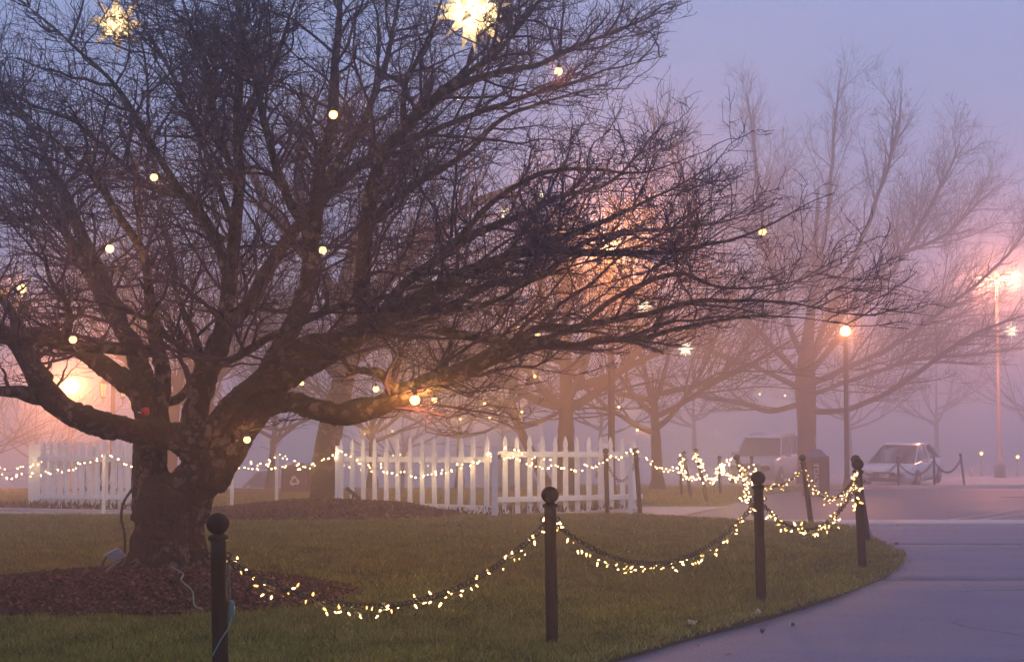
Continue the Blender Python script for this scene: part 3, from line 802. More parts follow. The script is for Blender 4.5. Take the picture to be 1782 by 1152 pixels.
tm.vertices.foreach_set('co', co.astype(np.float32).ravel())
tm.polygons.foreach_set('use_smooth', np.ones(len(tm.polygons), bool))
tm.materials.clear(); tm.materials.append(M['bark']); tm.update(); tm.name = 'trunk'
put('trunk', tm, tree)
full = []
for nm, tl in limb_lines.items():
    pl = spline(tl, 0.06)
    kn = 1 + 0.10 * vnoise(pl[:, :3] * 5)
    s_ = np.linspace(0, 1, len(pl))
    thin = 0.80 if (nm.startswith('fan') or nm.startswith('diag_') or nm in ('low_right_c', 'low_right_d', 'up_left_a', 'up_left_b', 'up_left_c')) else 1.0
    pl[:, 3] = np.maximum(pl[:, 3] * kn * thin * (1 - 0.72 * np.clip((s_ - 0.45) / 0.55, 0, 1) ** 1.2), 0.004)
    wv = np.stack([vnoise(pl[:, :3] * 1.7 + q) * 0.045 + vnoise(pl[:, :3] * 5.0 + q + 3) * 0.014 for q in (0, 11, 23)], -1)
    wv *= np.clip(np.arange(len(pl)) / 8.0, 0, 1)[:, None] * np.clip(0.05 / np.maximum(pl[:, 3:4], 0.001), 0.25, 1)
    pl[:, :3] += wv
    sides = 12 if pl[0, 3] > 0.05 else 8
    V, Fq = limb_mesh(pl, sides, 0.16)
    put('limb', mesh_np('limb', V - base, Fq, M['bark']), tree)
    full.append(pl)
for nm in ('low_left', 'low_left_c', 'dark_side', 'dark_side_b', 'dark_up', 'mid_left', 'centre_left', 'grey_up', 'back_left', 'up_left_a', 'up_left_b', 'up_left_c', 'up_mid', 'right_up_b', 'right_up_c', 'diag_b', 'diag_c', 'diag_d', 'diag', 'right_up', 'centre_up', 'back_right', 'up_left_d', 'loop'):
    full.append(spline(limb_lines[nm], 0.06))
for nm in ('main_right', 'centre_up', 'right_up'):
    full.append(spline(trace(LIMBS[nm])[3:7], 0.06))
cen = P(420, 640, D0)
lv0 = resample(full, 30)
lv1 = sprout(lv0, 5.6, 0.08, 0.74, 0.35, 8, (35, 85), cen, 0.14, 0.16, 0.5, 0.017, 0.006, 0.22, 0.035)
def in_crown(lv):
    # the dome the old tree has grown to: highest twig over each metre of its spread
    tip = lv[:, -1]
    zmax = np.interp(tip[:, 0], (1.3, 1.55, 1.75, 2.0, 2.5, 2.8, 2.95, 3.1, 3.25), (6.5, 4.65, 4.0, 3.75, 3.45, 3.15, 2.8, 2.4, 0.0))
    return lv[tip[:, 2] < zmax + 0.10 * rng.standard_normal(len(lv))]
lv1 = in_crown(lv1)
lv1 = lv1[(lv1[:, 0, 0] < 0.0) | (rng.random(len(lv1)) < 0.92)]
lv2 = sprout(lv1, 11.0, 0.08, 0.40, 0.35, 6, (30, 75), cen, 0.12, 0.05, 0.55, 0.0085, 0.0036, 0.27, 0.02)
lv2 = in_crown(lv2)
lv3 = sprout(lv2, 12.5, 0.08, 0.18, 0.4, 4, (30, 80), cen, 0.05, 0.04, 0.6, 0.0045, 0.0031, 0.30, 0.03)
print('main tree twigs', len(lv1), len(lv2), len(lv3))
lv3 = in_crown(lv3)
sel = rng.random(len(lv3)) < 0.16
lv4 = sprout(lv3[sel], 7.0, 0.3, 0.055, 0.3, 3, (30, 70), None, 0, 0.12, 0.8, 0.0034, 0.0024, 0.2, 0.05)
lv4[:, 1, 3] = 0.0036; lv4[:, 2, 3] = 0.0008          # a bud at the end of each spur
V, Fq = gather([lv1, lv2, lv3, lv4], [5, 3, 3, 3])
o = put('twigs', mesh_np('twigs', V - base, Fq, M['twig']), tree)
o['kind'] = 'stuff'
def leaf_mesh():
    return MB().add([(0, 0, 0), (0.016, 0, -0.022), (0, 0.006, -0.062), (-0.016, 0, -0.022)], [(0, 1, 2), (0, 2, 3)]).mesh('leaf', M['dead_leaf'])

def bg_tree(name, label, basep, trunk, limbs, spec, mats=('bark_far', 'twig_far'), d0=30.0, leaves=0, centre=None, group=None, lw=1.0, squash=0.0):
    t = thing(name, label, 'tree', basep, group=group)
    tl = spline(trace(trunk, d0), 0.15)
    tl[:, 3] *= 1 + 0.06 * vnoise(tl[:, :3] * 3)
    V, Fq = limb_mesh(tl, 12, 0.10)
    put('trunk', mesh_np('trunk', V - basep, Fq, M[mats[0]]), t)
    L = []
    for lm in limbs:
        if squash: lm = [(x, 700 + (y - 700) * squash if y < 700 else y, w, dd) for (x, y, w, dd) in lm]
        pl = spline(trace(lm, d0), 0.2); pl[:, 3] *= lw
        pl[1:, :3] += np.stack([vnoise(pl[1:, :3] * 1.3 + q) for q in (0, 11, 23)], -1) * 0.05
        V, Fq = limb_mesh(pl, 7, 0.1)
        put('limb', mesh_np('limb', V - basep, Fq, M[mats[0]]), t)
        L.append(pl)
    L.append(tl[len(tl) // 2:])
    lv = [resample(L, 24)]
    cen = centre if centre is not None else basep + np.array((0, 0, 2.0))
    for (per_m, tmin, ln, m, spr, outw, up, rr, rmax, rmin, wan, cu) in spec:
        lv.append(sprout(lv[-1], per_m, tmin, ln, 0.3, m, spr, cen, outw, up, rr, rmax, rmin, wan, cu))
    V, Fq = gather(lv[1:], [4] + [3] * (len(lv) - 2))
    o = put('twigs', mesh_np('twigs', V - basep, Fq, M[mats[1]]), t); o['kind'] = 'stuff'
    if leaves:
        tips = lv[-1][rng.integers(0, len(lv[-1]), leaves), -1, :3]
        n = leaves
        a = rng.random(n) * 2 * math.pi
        s = 0.05 + 0.05 * rng.random(n)
        u = np.stack([np.cos(a), np.sin(a), 0 * a], -1) * (s * 0.4)[:, None]
        dn = np.stack([0.3 * rng.standard_normal(n) * s, 0.3 * rng.standard_normal(n) * s, -s], -1)
        V = np.stack([tips, tips + u + dn * 0.45, tips + dn, tips - u + dn * 0.45], 1).reshape(-1, 3)
        lf = put('dead_leaves', mesh_np('dead_leaves', V - basep, np.arange(4 * n).reshape(-1, 4), M['dead_leaf'], False), t); lf['kind'] = 'stuff'
    print(name, [len(x) for x in lv])
    return t
# leaning tree in the second mulch bed
b2 = G(566, 886)
S_MID = [(3.2, 0.12, 1.5, 7, (25, 60), 0.3, 0.15, 0.5, 0.028, 0.010, 0.15, 0.01), (5.4, 0.1, 0.75, 5, (25, 60), 0.2, 0.1, 0.5, 0.012, 0.0065, 0.2, 0.02), (7.0, 0.1, 0.36, 3, (25, 60), 0.1, 0.08, 0.6, 0.007, 0.005, 0.22, 0.03)]
bg_tree('leaning_tree', 'bare tree with curved leaning trunk in the second mulch bed', b2,
        [(567, 900, 80, 0), (567, 880, 60, 0), (565, 840, 50, 0), (568, 790, 45, 0), (577, 740, 42, 0), (591, 690, 40, 0), (601, 640, 38, 0), (606, 590, 44, 0), (604, 540, 40, 0)],
        [[(606, 560, 36, 0), (560, 480, 28, .5), (500, 400, 22, 1), (440, 310, 16, 1.5), (380, 240, 9, 2)],
         [(606, 570, 36, 0), (660, 500, 30, 0), (740, 420, 24, 0), (820, 360, 18, 0), (900, 320, 10, 0)],
         [(605, 550, 34, 0), (610, 460, 28, -.5), (640, 370, 22, -1), (690, 290, 15, -1.4), (720, 230, 8, -1.8)],
         [(602, 640, 26, 0), (650, 600, 20, -.8), (720, 560, 15, -1.6), (800, 540, 8, -2.2)],
         [(596, 660, 24, 0), (540, 610, 19, .8), (470, 590, 14, 1.6), (400, 580, 8, 2.2)],
         [(604, 560, 28, 0), (540, 420, 20, -1), (520, 300, 14, -1.6), (540, 220, 8, -2)]],
        S_MID, ('bark', 'twig'), b2[1], leaves=900)
# the big tree in the parking lot
b3 = G(1402, 842)
S_BIG = [(3.2, 0.1, 2.1, 8, (25, 65), 0.40, 0.06, 0.5, 0.028, 0.009, 0.10, 0.03), (4.4, 0.1, 1.2, 6, (25, 65), 0.24, 0.06, 0.5, 0.012, 0.0062, 0.14, 0.03), (4.6, 0.1, 0.70, 4, (25, 65), 0.12, 0.06, 0.6, 0.0095, 0.0068, 0.18, 0.04)]
bg_tree('broad_tree', 'huge bare broad tree fading into fog beside the parked cars', b3,
        [(1404, 850, 46, 0), (1404, 830, 36, 0), (1404, 780, 32, 0), (1404, 730, 33, 0), (1402, 690, 36, 0), (1402, 650, 34, 0), (1404, 610, 25, 0), (1409, 560, 18, 0), (1417, 490, 12, 0), (1420, 410, 8, 0), (1424, 330, 4, 0)],
        [[(1402, 716, 16, 0), (1470, 714, 15, -.8), (1530, 690, 14, -1.5), (1590, 650, 13, -2), (1640, 610, 12, -2), (1700, 570, 9, -2.4), (1780, 540, 6, -3)],
         [(1402, 700, 17, 0), (1340, 715, 14, .5), (1290, 700, 13, 1), (1230, 690, 11, 1.6), (1170, 670, 8, 2), (1110, 650, 5, 2.4)],
         [(1402, 670, 18, 0), (1470, 640, 15, .8), (1560, 590, 13, 1.8), (1650, 520, 10, 2.6), (1730, 450, 8, 3.4), (1790, 380, 5, 4)],
         [(1404, 650, 18, 0), (1460, 580, 16, 0), (1530, 490, 13, 0), (1590, 390, 11, 0), (1640, 290, 8, 0), (1670, 220, 5, 0)],
         [(1404, 640, 18, 0), (1440, 540, 15, -1.2), (1490, 420, 13, -2), (1530, 310, 10, -2.8), (1560, 200, 7, -3.2), (1570, 130, 4, -3.4)],
         [(1404, 640, 17, 0), (1370, 540, 14, 1), (1340, 430, 12, 2), (1320, 310, 10, 2.6), (1310, 200, 7, 3), (1300, 130, 4, 3)],
         [(1402, 660, 17, 0), (1340, 590, 14, -.8), (1270, 510, 12, -1.6), (1220, 410, 10, -2.2), (1190, 300, 7, -2.8), (1180, 210, 4, -3)],
         [(1402, 680, 16, 0), (1330, 640, 13, -.6), (1250, 610, 11, -1.4), (1170, 560, 9, -2), (1100, 500, 6, -2.6), (1050, 440, 4, -3)],
         [(1404, 600, 16, 0), (1420, 480, 13, 1.6), (1440, 350, 11, 2.6), (1450, 220, 8, 3.4), (1460, 110, 4, 3.8)],
         [(1402, 690, 14, 0), (1480, 660, 12, 1.4), (1590, 620, 10, 2.8), (1690, 610, 8, 4), (1780, 600, 5, 5)],
         [(1404, 630, 15, 0), (1480, 520, 13, 1), (1560, 430, 11, 1.8), (1640, 390, 9, 2.4), (1720, 310, 5, 3)]],
        S_BIG, d0=b3[1], leaves=500, centre=b3 + np.array((0, 0, 3.0)), lw=0.66, squash=0.93)
S_FAR = [(2.2, 0.1, 2.0, 6, (25, 55), 0.3, 0.18, 0.5, 0.04, 0.016, 0.12, 0.02), (3.2, 0.1, 1.0, 4, (25, 55), 0.2, 0.12, 0.55, 0.02, 0.012, 0.16, 0.03), (3.4, 0.1, 0.55, 3, (25, 55), 0.1, 0.1, 0.6, 0.013, 0.010, 0.18, 0.03)]
def generic(px, py, d, w, h, lean=0.0, n=7, spread=0.9):
    """pixel-scale limbs of a distant tree standing at depth d; h, w in px"""
    tr_ = [(px + lean * h * s, py - h * s * 0.45, w * (1 - 0.45 * s) + (w * 0.35 if s == 0 else 0), 0) for s in (0, 0.12, 0.35, 0.65, 1.0)]
    lb = []
    for i in range(n):
        a = (i / (n - 1) - 0.5) * 2
        s0 = 0.55 + 0.45 * random.random()
        x0, y0 = px + lean * h * s0, py - h * s0 * 0.45
        ex, ey = a * spread * h * 0.62, -h * (0.62 - 0.28 * abs(a)) * (0.85 + 0.3 * random.random())
        dz = random.uniform(-1, 1) * h * d / F * 0.35
        lb.append([(x0 + ex * s + (1 - s) * s * ex * 0.3, y0 + ey * (s ** 1.25), max(w * 0.5 * (1 - s * 0.85), 2), dz * s) for s in (0, 0.2, 0.45, 0.7, 1.0)])
    return tr_, lb
FARS = [
 ('forked_tree', 'slim forked tree in fog seen through the near tree fork', 296, 850, 33, 22, 420, 0.03, 6, 0.6),
 ('grey_tree', 'grey bare tree in fog behind the left bin', 378, 835, 36, 26, 380, -0.05, 7, 0.8),
 ('vase_tree', 'small vase shaped tree in fog behind the middle fence', 648, 835, 38, 15, 260, 0.0, 7, 1.0),
 ('bent_tree', 'tree with bent trunk leaning left behind the right fence', 955, 850, 34, 20, 330, -0.22, 6, 0.9),
 ('many_stemmed_tree', 'stout many stemmed tree just right of the bent tree behind the fence', 985, 850, 33, 34, 520, 0.0, 9, 0.9),
 ('low_spreading_tree', 'low spreading tree in fog right of the picket fence corner', 1145, 848, 38, 22, 360, -0.02, 8, 1.25),
 ('pale_tree', 'pale foggy tree low in the gap between leaning tree and big trunk', 470, 838, 44, 14, 230, 0.04, 7, 1.1),
 ('faint_tree', 'faint small tree behind the middle of the white fence', 800, 838, 46, 13, 240, 0.0, 7, 1.1),
]
for (nm, lab, px, py, d, w, h, lean, n, spr) in FARS:
    tr_, lb = generic(px, py, d, w, h, lean, n, spr)
    pb = P(px, py, d); pb[2] = gz(pb[0], pb[1]) - 0.05
    tr_ = [(px, CY - 0 + (0), 0, 0)][:0] + tr_
    dz = P(px, py, d)[2] - pb[2]
    if dz > 0.02: tr_ = [(px, py + dz * F / d, w * 1.4, 0)] + tr_
    bg_tree(nm, lab, pb, tr_, lb, S_FAR, d0=d, leaves=0)

DT = ['faint distant tree at the far left edge behind the white boards', 'faint distant tree above the left fence and white boards', 'faint distant tree behind the middle fence right of the vase shaped tree', 'faint distant tree behind the fence corner post', 'faint distant tree behind the tall dark lamp post', 'faint distant tree left of the silver tall car', 'faint distant tree between broad tree trunk and white sedan', 'faint distant tree just right of the white sedan', 'faint distant tree at the far right edge behind the low lights']
for i, (px, d, h) in enumerate(((-40, 60, 260), (60, 72, 230), (700, 66, 230), (880, 78, 210), (1040, 62, 240), (1210, 84, 200), (1480, 88, 200), (1630, 98, 170), (1790, 92, 190))):
    pb = P(px, 780, d); pb[2] = gz(pb[0], pb[1]) - 0.05
    py = 690 + (HC - pb[2]) / d * F
    tr_, lb = generic(px, py, d, 9, h, random.uniform(-.04, .04), 7, 1.0)
    bg_tree('distant_tree', DT[i], pb, tr_, lb, S_FAR[:2], d0=d, group='faint distant trees')

# ------------------------------------------------------------------ posts, chains, strings of lights
def lean_frame(bp, tp):
    z = unit(tp - bp); x = unit(np.cross((0, 1.0, 0.0), z)); y = np.cross(z, x)
    return Matrix(((x[0], y[0], z[0]), (x[1], y[1], z[1]), (x[2], y[2], z[2])))
post_cache = {}
def chain_post(bx, by, tx, ty, label, group='black chain posts with ball tops', depth=None):
    bp = G(bx, by) if depth is None else P(bx, by, depth)
    if depth is not None: bp[2] = gz(bp[0], bp[1])
    tp = P(tx, ty, bp[1])
    Lp = float(np.linalg.norm(tp - bp))
    t = thing('chain_post', label, 'post', bp, group=group)
    t.rotation_euler = lean_frame(bp, tp).to_euler()
    key = round(Lp, 2)
    if key not in post_cache:
        h = Lp - 0.118
        a = MB().lathe([(0.0395, -0.12), (0.0395, 0.0), (0.039, h * 0.5), (0.038, h - 0.09), (0.040, h - 0.085), (0.040, h - 0.06), (0.038, h - 0.055), (0.038, h)], 18).mesh('shaft', M['post'], True)
        c = MB().lathe([(0.038, h - 0.004), (0.048, h + 0.004), (0.050, h + 0.014), (0.046, h + 0.022), (0.030, h + 0.028), (0.026, h + 0.034)], 18).mesh('collar', M['post'], True)
        R = 0.056; zc = h + 0.028 + R * 0.92
        prof = [(R * math.sin(q), zc - R * 0.94 * math.cos(q)) for q in np.linspace(0.35, math.pi - 0.02, 12)]
        bl = MB().lathe(prof, 20).mesh('ball_finial', M['post'], True)
        rg = MB()
        for s in (-1, 1):
            ang = np.linspace(0, 2 * math.pi, 11)
            rg.tube([(s * (0.046 + 0.014 * math.cos(q)), 0.004, h - 0.075 + 0.014 * math.sin(q)) for q in ang], 0.004, 5)
        post_cache[key] = (a, c, bl, rg.mesh('eye_ring', M['chain'], True))
    a, c, bl, rg = post_cache[key]
    put('shaft', a, t); put('collar', c, t); put('ball_finial', bl, t); put('eye_ring', rg, t)
    return dict(base=bp, top=tp, ax=unit(tp - bp), L=Lp, obj=t)
def att(p, off=0.19):
    return p['top'] - p['ax'] * off
PO = {}
PO[1] = chain_post(386, 1213, 379, 897, 'nearest black chain post with ball top, cut by the bottom edge', depth=6.45)
PO[2] = chain_post(961, 1131, 957, 850, 'black ball topped chain post at the front centre of the lawn')
PO[3] = chain_post(1325, 1054, 1319, 825, 'black ball topped post near the pale scrap at the path edge')
PO[4] = chain_post(1501, 992, 1492, 800, 'front one of two black posts crossing at the lawn corner')
PO[5] = chain_post(1511, 948, 1488, 793, 'rear leaning one of two black posts crossing at the lawn corner')
PO[6] = chain_post(1412, 913, 1396, 792, 'slightly leaning dark post left of the blue lidded bin')
PO[7] = chain_post(1312, 896, 1281, 792, 'strongly leaning dark post wrapped in fairy lights behind the near post')
PO[8] = chain_post(1231, 876, 1210, 781, 'leaning dark post at the tangle of fairy lights, right one of the nearer pair')
PO[9] = chain_post(1203, 868, 1190, 786, 'leaning dark post at the tangle of fairy lights, left one of the nearer pair')
PO[10] = chain_post(1254, 862, 1252, 794, 'upright far dark post between two swags of fairy lights')
PO[11] = chain_post(1309, 860, 1308, 793, 'far thin dark post below the silver parked car')
PO[12] = chain_post(1057, 895, 1054, 781, 'dark post standing before the right end of the picket fence')
PO[13] = chain_post(1114, 894, 1106, 780, 'dark post just past the right end of the picket fence')
PO[14] = chain_post(1565, 848, 1562, 794, 'left one of three far posts before the white sedan')
PO[15] = chain_post(1626, 846, 1625, 792, 'middle one of three far posts before the white sedan')
PO[16] = chain_post(1678, 843, 1671, 789, 'right one of three far posts past the white sedan')
PO[17] = chain_post(1489, 850, 1487, 796, 'far post hidden behind the crossed black posts', depth=42)
PO[18] = chain_post(1186, 864, 1183, 796, 'faint far dark post left behind the fairy light tangle')

def sag(a, b, s, n=40, t=None):
    t = np.linspace(0, 1, n) if t is None else t
    p = a[None] * (1 - t)[:, None] + b[None] * t[:, None]
    p[:, 2] -= 4 * s * t * (1 - t)
    return p
def arclen(pl, step):
    d = np.r_[0, np.cumsum(np.linalg.norm(np.diff(pl, axis=0), axis=1))]
    s = np.arange(step / 2, d[-1], step)
    return np.stack([np.interp(s, d, pl[:, k]) for k in range(3)], -1)
LINK_T = None
def chain(a, b, s, label, pitch=0.034, big=1.0):
    pts = arclen(sag(a, b, s, 120), pitch * big)
    tan = unit(np.gradient(pts, axis=0))
    o = pts[len(pts) // 2].copy()
    na, nb = 10, 4
    Vs, Fs, off = [], [], 0
    for i, (p, t) in enumerate(zip(pts, tan)):
        u = unit(np.cross(t, (0, 0, 1.0))); w = np.cross(t, u)
        if i % 2: u, w = w, -u
        else:
            u, w = unit(u + w), unit(w - u)
        A, B, r = 0.0245 * big, 0.0155 * big, 0.0042 * big
        q = np.arange(na) * 2 * math.pi / na
        cen_ = p + np.outer(np.cos(q) * A, t) + np.outer(np.sin(q) * B, u)
        rad = unit(np.outer(np.cos(q) / A, t) + np.outer(np.sin(q) / B, u))
        k = np.arange(nb) * 2 * math.pi / nb
        ring = cen_[:, None] + r * (rad[:, None] * np.cos(k)[None, :, None] + w[None, None] * np.sin(k)[None, :, None])
        Vs.append(ring.reshape(-1, 3))
        ii, jj = np.meshgrid(np.arange(na), np.arange(nb), indexing='ij')
        i2, j2 = (ii + 1) % na, (jj + 1) % nb
        Fs.append(np.stack([ii * nb + jj, i2 * nb + jj, i2 * nb + j2, ii * nb + j2], -1).reshape(-1, 4) + off)
        off += na * nb
    V = np.vstack(Vs)
    ob = put('chain', mesh_np('chain', V - o, np.vstack(Fs), M['chain']), None, o)
    tag(ob, label, 'chain', 'black chains between the posts')
    return ob

cone = MB().lathe([(0.0045, 0.0), (0.0070, 0.005), (0.0080, 0.013), (0.0060, 0.026), (0.0012, 0.038)], 7).mesh('bulb', M['g_string'], True)
fairy = MB().lathe([(0.004, 0.0), (0.0085, 0.006), (0.0085, 0.014), (0.003, 0.021)], 6).mesh('bulb', M['g_fairy'], True)
cone_dim = cone.copy(); cone_dim.materials[0] = M['g_string_dim']
sock = MB().lathe([(0.0048, -0.016), (0.0055, -0.002), (0.0052, 0.001)], 6).mesh('socket', M['tin_cup'], True)
def light_string(pts, n, label, mesh=cone, jit=0.05, scale=1.0, drop=0.0, r=0.0022, wig=0.02, group='strings of small warm lights', clump=0.0, sockets=True, gain=1.0):
    pl = arclen(np.asarray(pts), 0.04)
    k = len(pl)
    off = np.stack([vnoise(np.stack([np.arange(k) * 0.23, np.full(k, q * 7.3 + len(label)), np.zeros(k)], -1)) for q in (1, 2, 3)], -1)
    pl = pl + off * np.array((wig, wig, wig)) * 1.6
    pl[:, 2] -= drop * np.sin(np.linspace(0, math.pi, k))
    o0 = pl[k // 2].copy()
    t = thing('light_string', label, 'string lights', o0, group=group)
    w = MB().tube(pl - o0, r, 4).build('wire', M['wire'], t, True)
    s = np.linspace(0.01, 0.99, n) + rng.standard_normal(n) * (0.32 / n + clump)
    s = np.clip(s, 0, 1)
    for qi, q in enumerate(s):
        i = min(int(q * (k - 1)), k - 2); f = q * (k - 1) - i
        c = pl[i] * (1 - f) + pl[i + 1] * f
        dv = rng.standard_normal(3); dv[2] -= 0.35
        dv = unit(dv)
        c = c + dv * jit * rng.random() * np.array((0.7, 0.7, 1.0))
        rot = Vector(dv).to_track_quat('Z', 'Y').to_euler()
        put('bulb', cone_dim if (mesh is cone and rng.random() < 0.35) else mesh, t, c - o0, rot, scale * (0.7 + 0.45 * rng.random()))
        if sockets: put('socket', sock, t, c - o0, rot, scale)
        if qi % 6 == 3: lamp(t, c - o0, 0.006, STRING_W * scale * gain, C_STRING)
    return t
SPANS = [(1, 2, 0.375, 46, 'strand of pointed warm bulbs on the nearest chain at left', 'nearest black chain hanging between the two left posts'),
         (2, 3, 0.37, 46, 'strand of pointed warm bulbs along the chain from centre post to next post', 'black chain hanging between the centre post and the next post'),
         (3, 4, 0.33, 44, 'strand of warm bulbs along the chain ending at the crossed posts', 'black chain hanging between third post and the crossed posts'),
         (5, 6, 0.36, 40, 'strand of warm bulbs between crossed posts and leaning post behind', 'dark chain between the crossed posts and leaning post behind'),
         (6, 7, 0.30, 34, 'strand of warm bulbs passing behind the third post', 'dark chain passing behind the third near post')]
for (a, b_, s, n, l1, l2) in SPANS:
    n = int(n * 1.35)
    pa, pb = att(PO[a]), att(PO[b_])
    far_ = a > 2
    chain(pa, pb, s, l2, big=1.0 if a < 3 else 1.25)
    light_string(sag(pa, pb, s, 80), n, l1, jit=0.045, scale=0.72 if a < 3 else 0.85, drop=0.05 if a == 2 else 0.015, wig=0.024)
chain(att(PO[12]), att(PO[13]), 0.36, 'slack dark chain hanging before the end of the picket fence', big=1.4)
for a, b_, l in ((14, 15, 'far slack chain across the white sedan front wheel'), (15, 16, 'far slack chain right of the white sedan'), (17, 14, 'far slack chain before the white sedan grille')):
    chain(att(PO[a]), att(PO[b_]), 0.42, l, big=2.4)
# light strands hanging on the posts of the far row
def pw(*pts): return spline(np.array([P(x, y, d) for (x, y, d) in pts]), 0.06)
FZ = dict(mesh=fairy, jit=0.07, scale=1.35, sockets=False)
light_string(pw((1186, 797, 28), (1184, 820, 28), (1195, 832, 28), (1222, 835, 28), (1246, 828, 28), (1262, 812, 29), (1268, 795, 30)), 46, 'dense tangle of fairy lights slung between the leaning far posts', jit=0.11, mesh=fairy, scale=1.5, sockets=False)
light_string(pw((1180, 805, 28), (1190, 822, 27.5), (1215, 833, 27), (1228, 818, 27), (1208, 795, 27.8), (1216, 790, 28)), 48, 'second tangle of fairy lights round the left far posts', jit=0.13, mesh=fairy, scale=1.5, sockets=False)
light_string(pw((1218, 795, 27.6), (1222, 825, 27), (1238, 838, 27), (1252, 808, 31)), 24, 'swag of fairy lights from leaning post to upright far post', **FZ)
light_string(pw((1254, 806, 31), (1270, 828, 28), (1288, 828, 25), (1302, 806, 24)), 30, 'swag of fairy lights from upright far post to strongly leaning post', **FZ)
light_string(pw((1284, 806, 22.3), (1290, 830, 22.2), (1302, 852, 22.2), (1304, 872, 22.1), (1290, 868, 22.1), (1308, 835, 22.2), (1314, 812, 22.3), (1308, 806, 22.3)), 44, 'fairy lights spiralling down the strongly leaning post', **FZ)
light_string(pw((1113, 790, 23.5), (1135, 806, 24.5), (1160, 818, 26), (1182, 812, 28), (1192, 795, 30)), 26, 'fairy lights from the fence end to the far posts', **FZ)
o_ = light_string(pw((1491, 812, 12.0), (1486, 830, 12.0), (1490, 850, 12.0), (1488, 870, 12), (1490, 895, 12.1)), 20, 'loose end of warm bulbs dangling down the crossed posts', jit=0.05, scale=1.1)
# ------------------------------------------------------------------ picket fence
def picket_mesh(h, w=0.098, t=0.022):
    hw = w / 2; nk = hw * 0.62
    o = [(-hw, 0), (hw, 0), (hw, h - 0.24), (nk, h - 0.215), (hw * 0.92, h - 0.16), (hw * 0.86, h - 0.11), (hw * 0.45, h - 0.04), (0, h), (-hw * 0.45, h - 0.04), (-hw * 0.86, h - 0.11), (-hw * 0.92, h - 0.16), (-nk, h - 0.215), (-hw, h - 0.24)]
    return MB().prism(o, t).mesh('picket', M['white'])
def fence(A, B, n, h, label, rails=(0.24, 0.94), front=True, posts=(0.0, 1.0), lift=0.05):
    t = thing('picket_fence', label, 'fence', A, group='white picket fence sections')
    v = (B - A); Ln = float(np.linalg.norm(v[:2])); az = math.atan2(v[1], v[0]); slope = v[2] / Ln
    t.rotation_euler = (0, 0, az)
    me = picket_mesh(h)
    for i in range(n):
        s = (i + 0.5) / n
        put('picket', me, t, (s * Ln, 0, slope * s * Ln + lift + random.uniform(-.008, .008)), (random.uniform(-.012, .012), random.uniform(-.014, .014), random.uniform(-.03, .03)))
    sy = -0.030 if front else 0.030
    ang = -math.atan(slope)
    for rz in rails:
        MB().box((0, 0, 0), (Ln + 0.10, 0.036, 0.088)).build('rail', M['white'], t).matrix_local = Matrix.Translation((Ln / 2, sy, rz + slope * Ln / 2)) @ Matrix.Rotation(ang, 4, 'Y')
    for s in posts:
        MB().box((s * Ln, 0.065 if not front else 0.06, h * 0.46 + slope * s * Ln), (0.09, 0.09, h * 0.96)).build('fence_post', M['white'], t)
    return t
A1, B1 = G(70, 888), G(243, 890)
fence(A1, B1, 13, 1.24, 'left white picket fence section beside the big trunk', rails=(0.26, 0.94), posts=(0.5,))
A2, B2 = G(584, 889), G(858, 900)
fence(A2, B2, 13, 1.25, 'middle white picket fence section right of the leaning tree', rails=(0.14, 0.93), front=False, posts=(0.0,))
A3, B3 = G(868, 899), G(1112, 891)
fence(A3, B3, 12, 1.28, 'right white picket fence section with two dark posts in front', rails=(0.28, 1.02), posts=(0.3, 0.75))
o = thing('fence_corner_post', 'square white corner post where the two fence sections meet', 'post', G(861, 901))
MB().box((0, 0, 0.58), (0.10, 0.10, 1.16)).build('post_shaft', M['white'], o)
MB().box((0.075, -0.02, 0.98), (0.05, 0.04, 0.08)).build('bracket', M['wood'], o)
# low flower bed edging under the fence
def bed(A, B, n, label):
    t = thing('flower_bed', label, 'flower bed', (A + B) / 2)
    v = B - A
    m = MB()
    for i in range(n):
        s = random.random(); p = A + v * s - (A + B) / 2 + np.array((random.gauss(0, .02), random.uniform(-.18, .12), random.uniform(0.0, .10)))
        a = random.random() * 6.28; q = random.uniform(.03, .07)
        m.add([p, p + (math.cos(a) * q, math.sin(a) * q, .05), p + (math.cos(a + .8) * q, math.sin(a + .8) * q, .08 + random.random() * .05)], [(0, 1, 2)])
    o = m.build('plants', M['litter'], t); o['kind'] = 'stuff'
    e = MB().box((0, 0, 0), (float(np.linalg.norm(v)), 0.1, 0.07)).build('edging', M['kerb'], t)
    e.rotation_euler = (0, 0, math.atan2(v[1], v[0])); e.location = (0, -0.28, 0.02)
bed(A1 + (-0.9, 0.05, 0), B1 + (0, 0.05, 0), 420, 'withered plants along the foot of the left fence')
bed(A2 + (0, .1, 0), B2 + (0, .1, 0), 300, 'withered plants along the foot of the middle fence')
bed(A3 + (0, .1, 0), B3 + (0, .1, 0), 300, 'withered plants along the foot of the right fence')
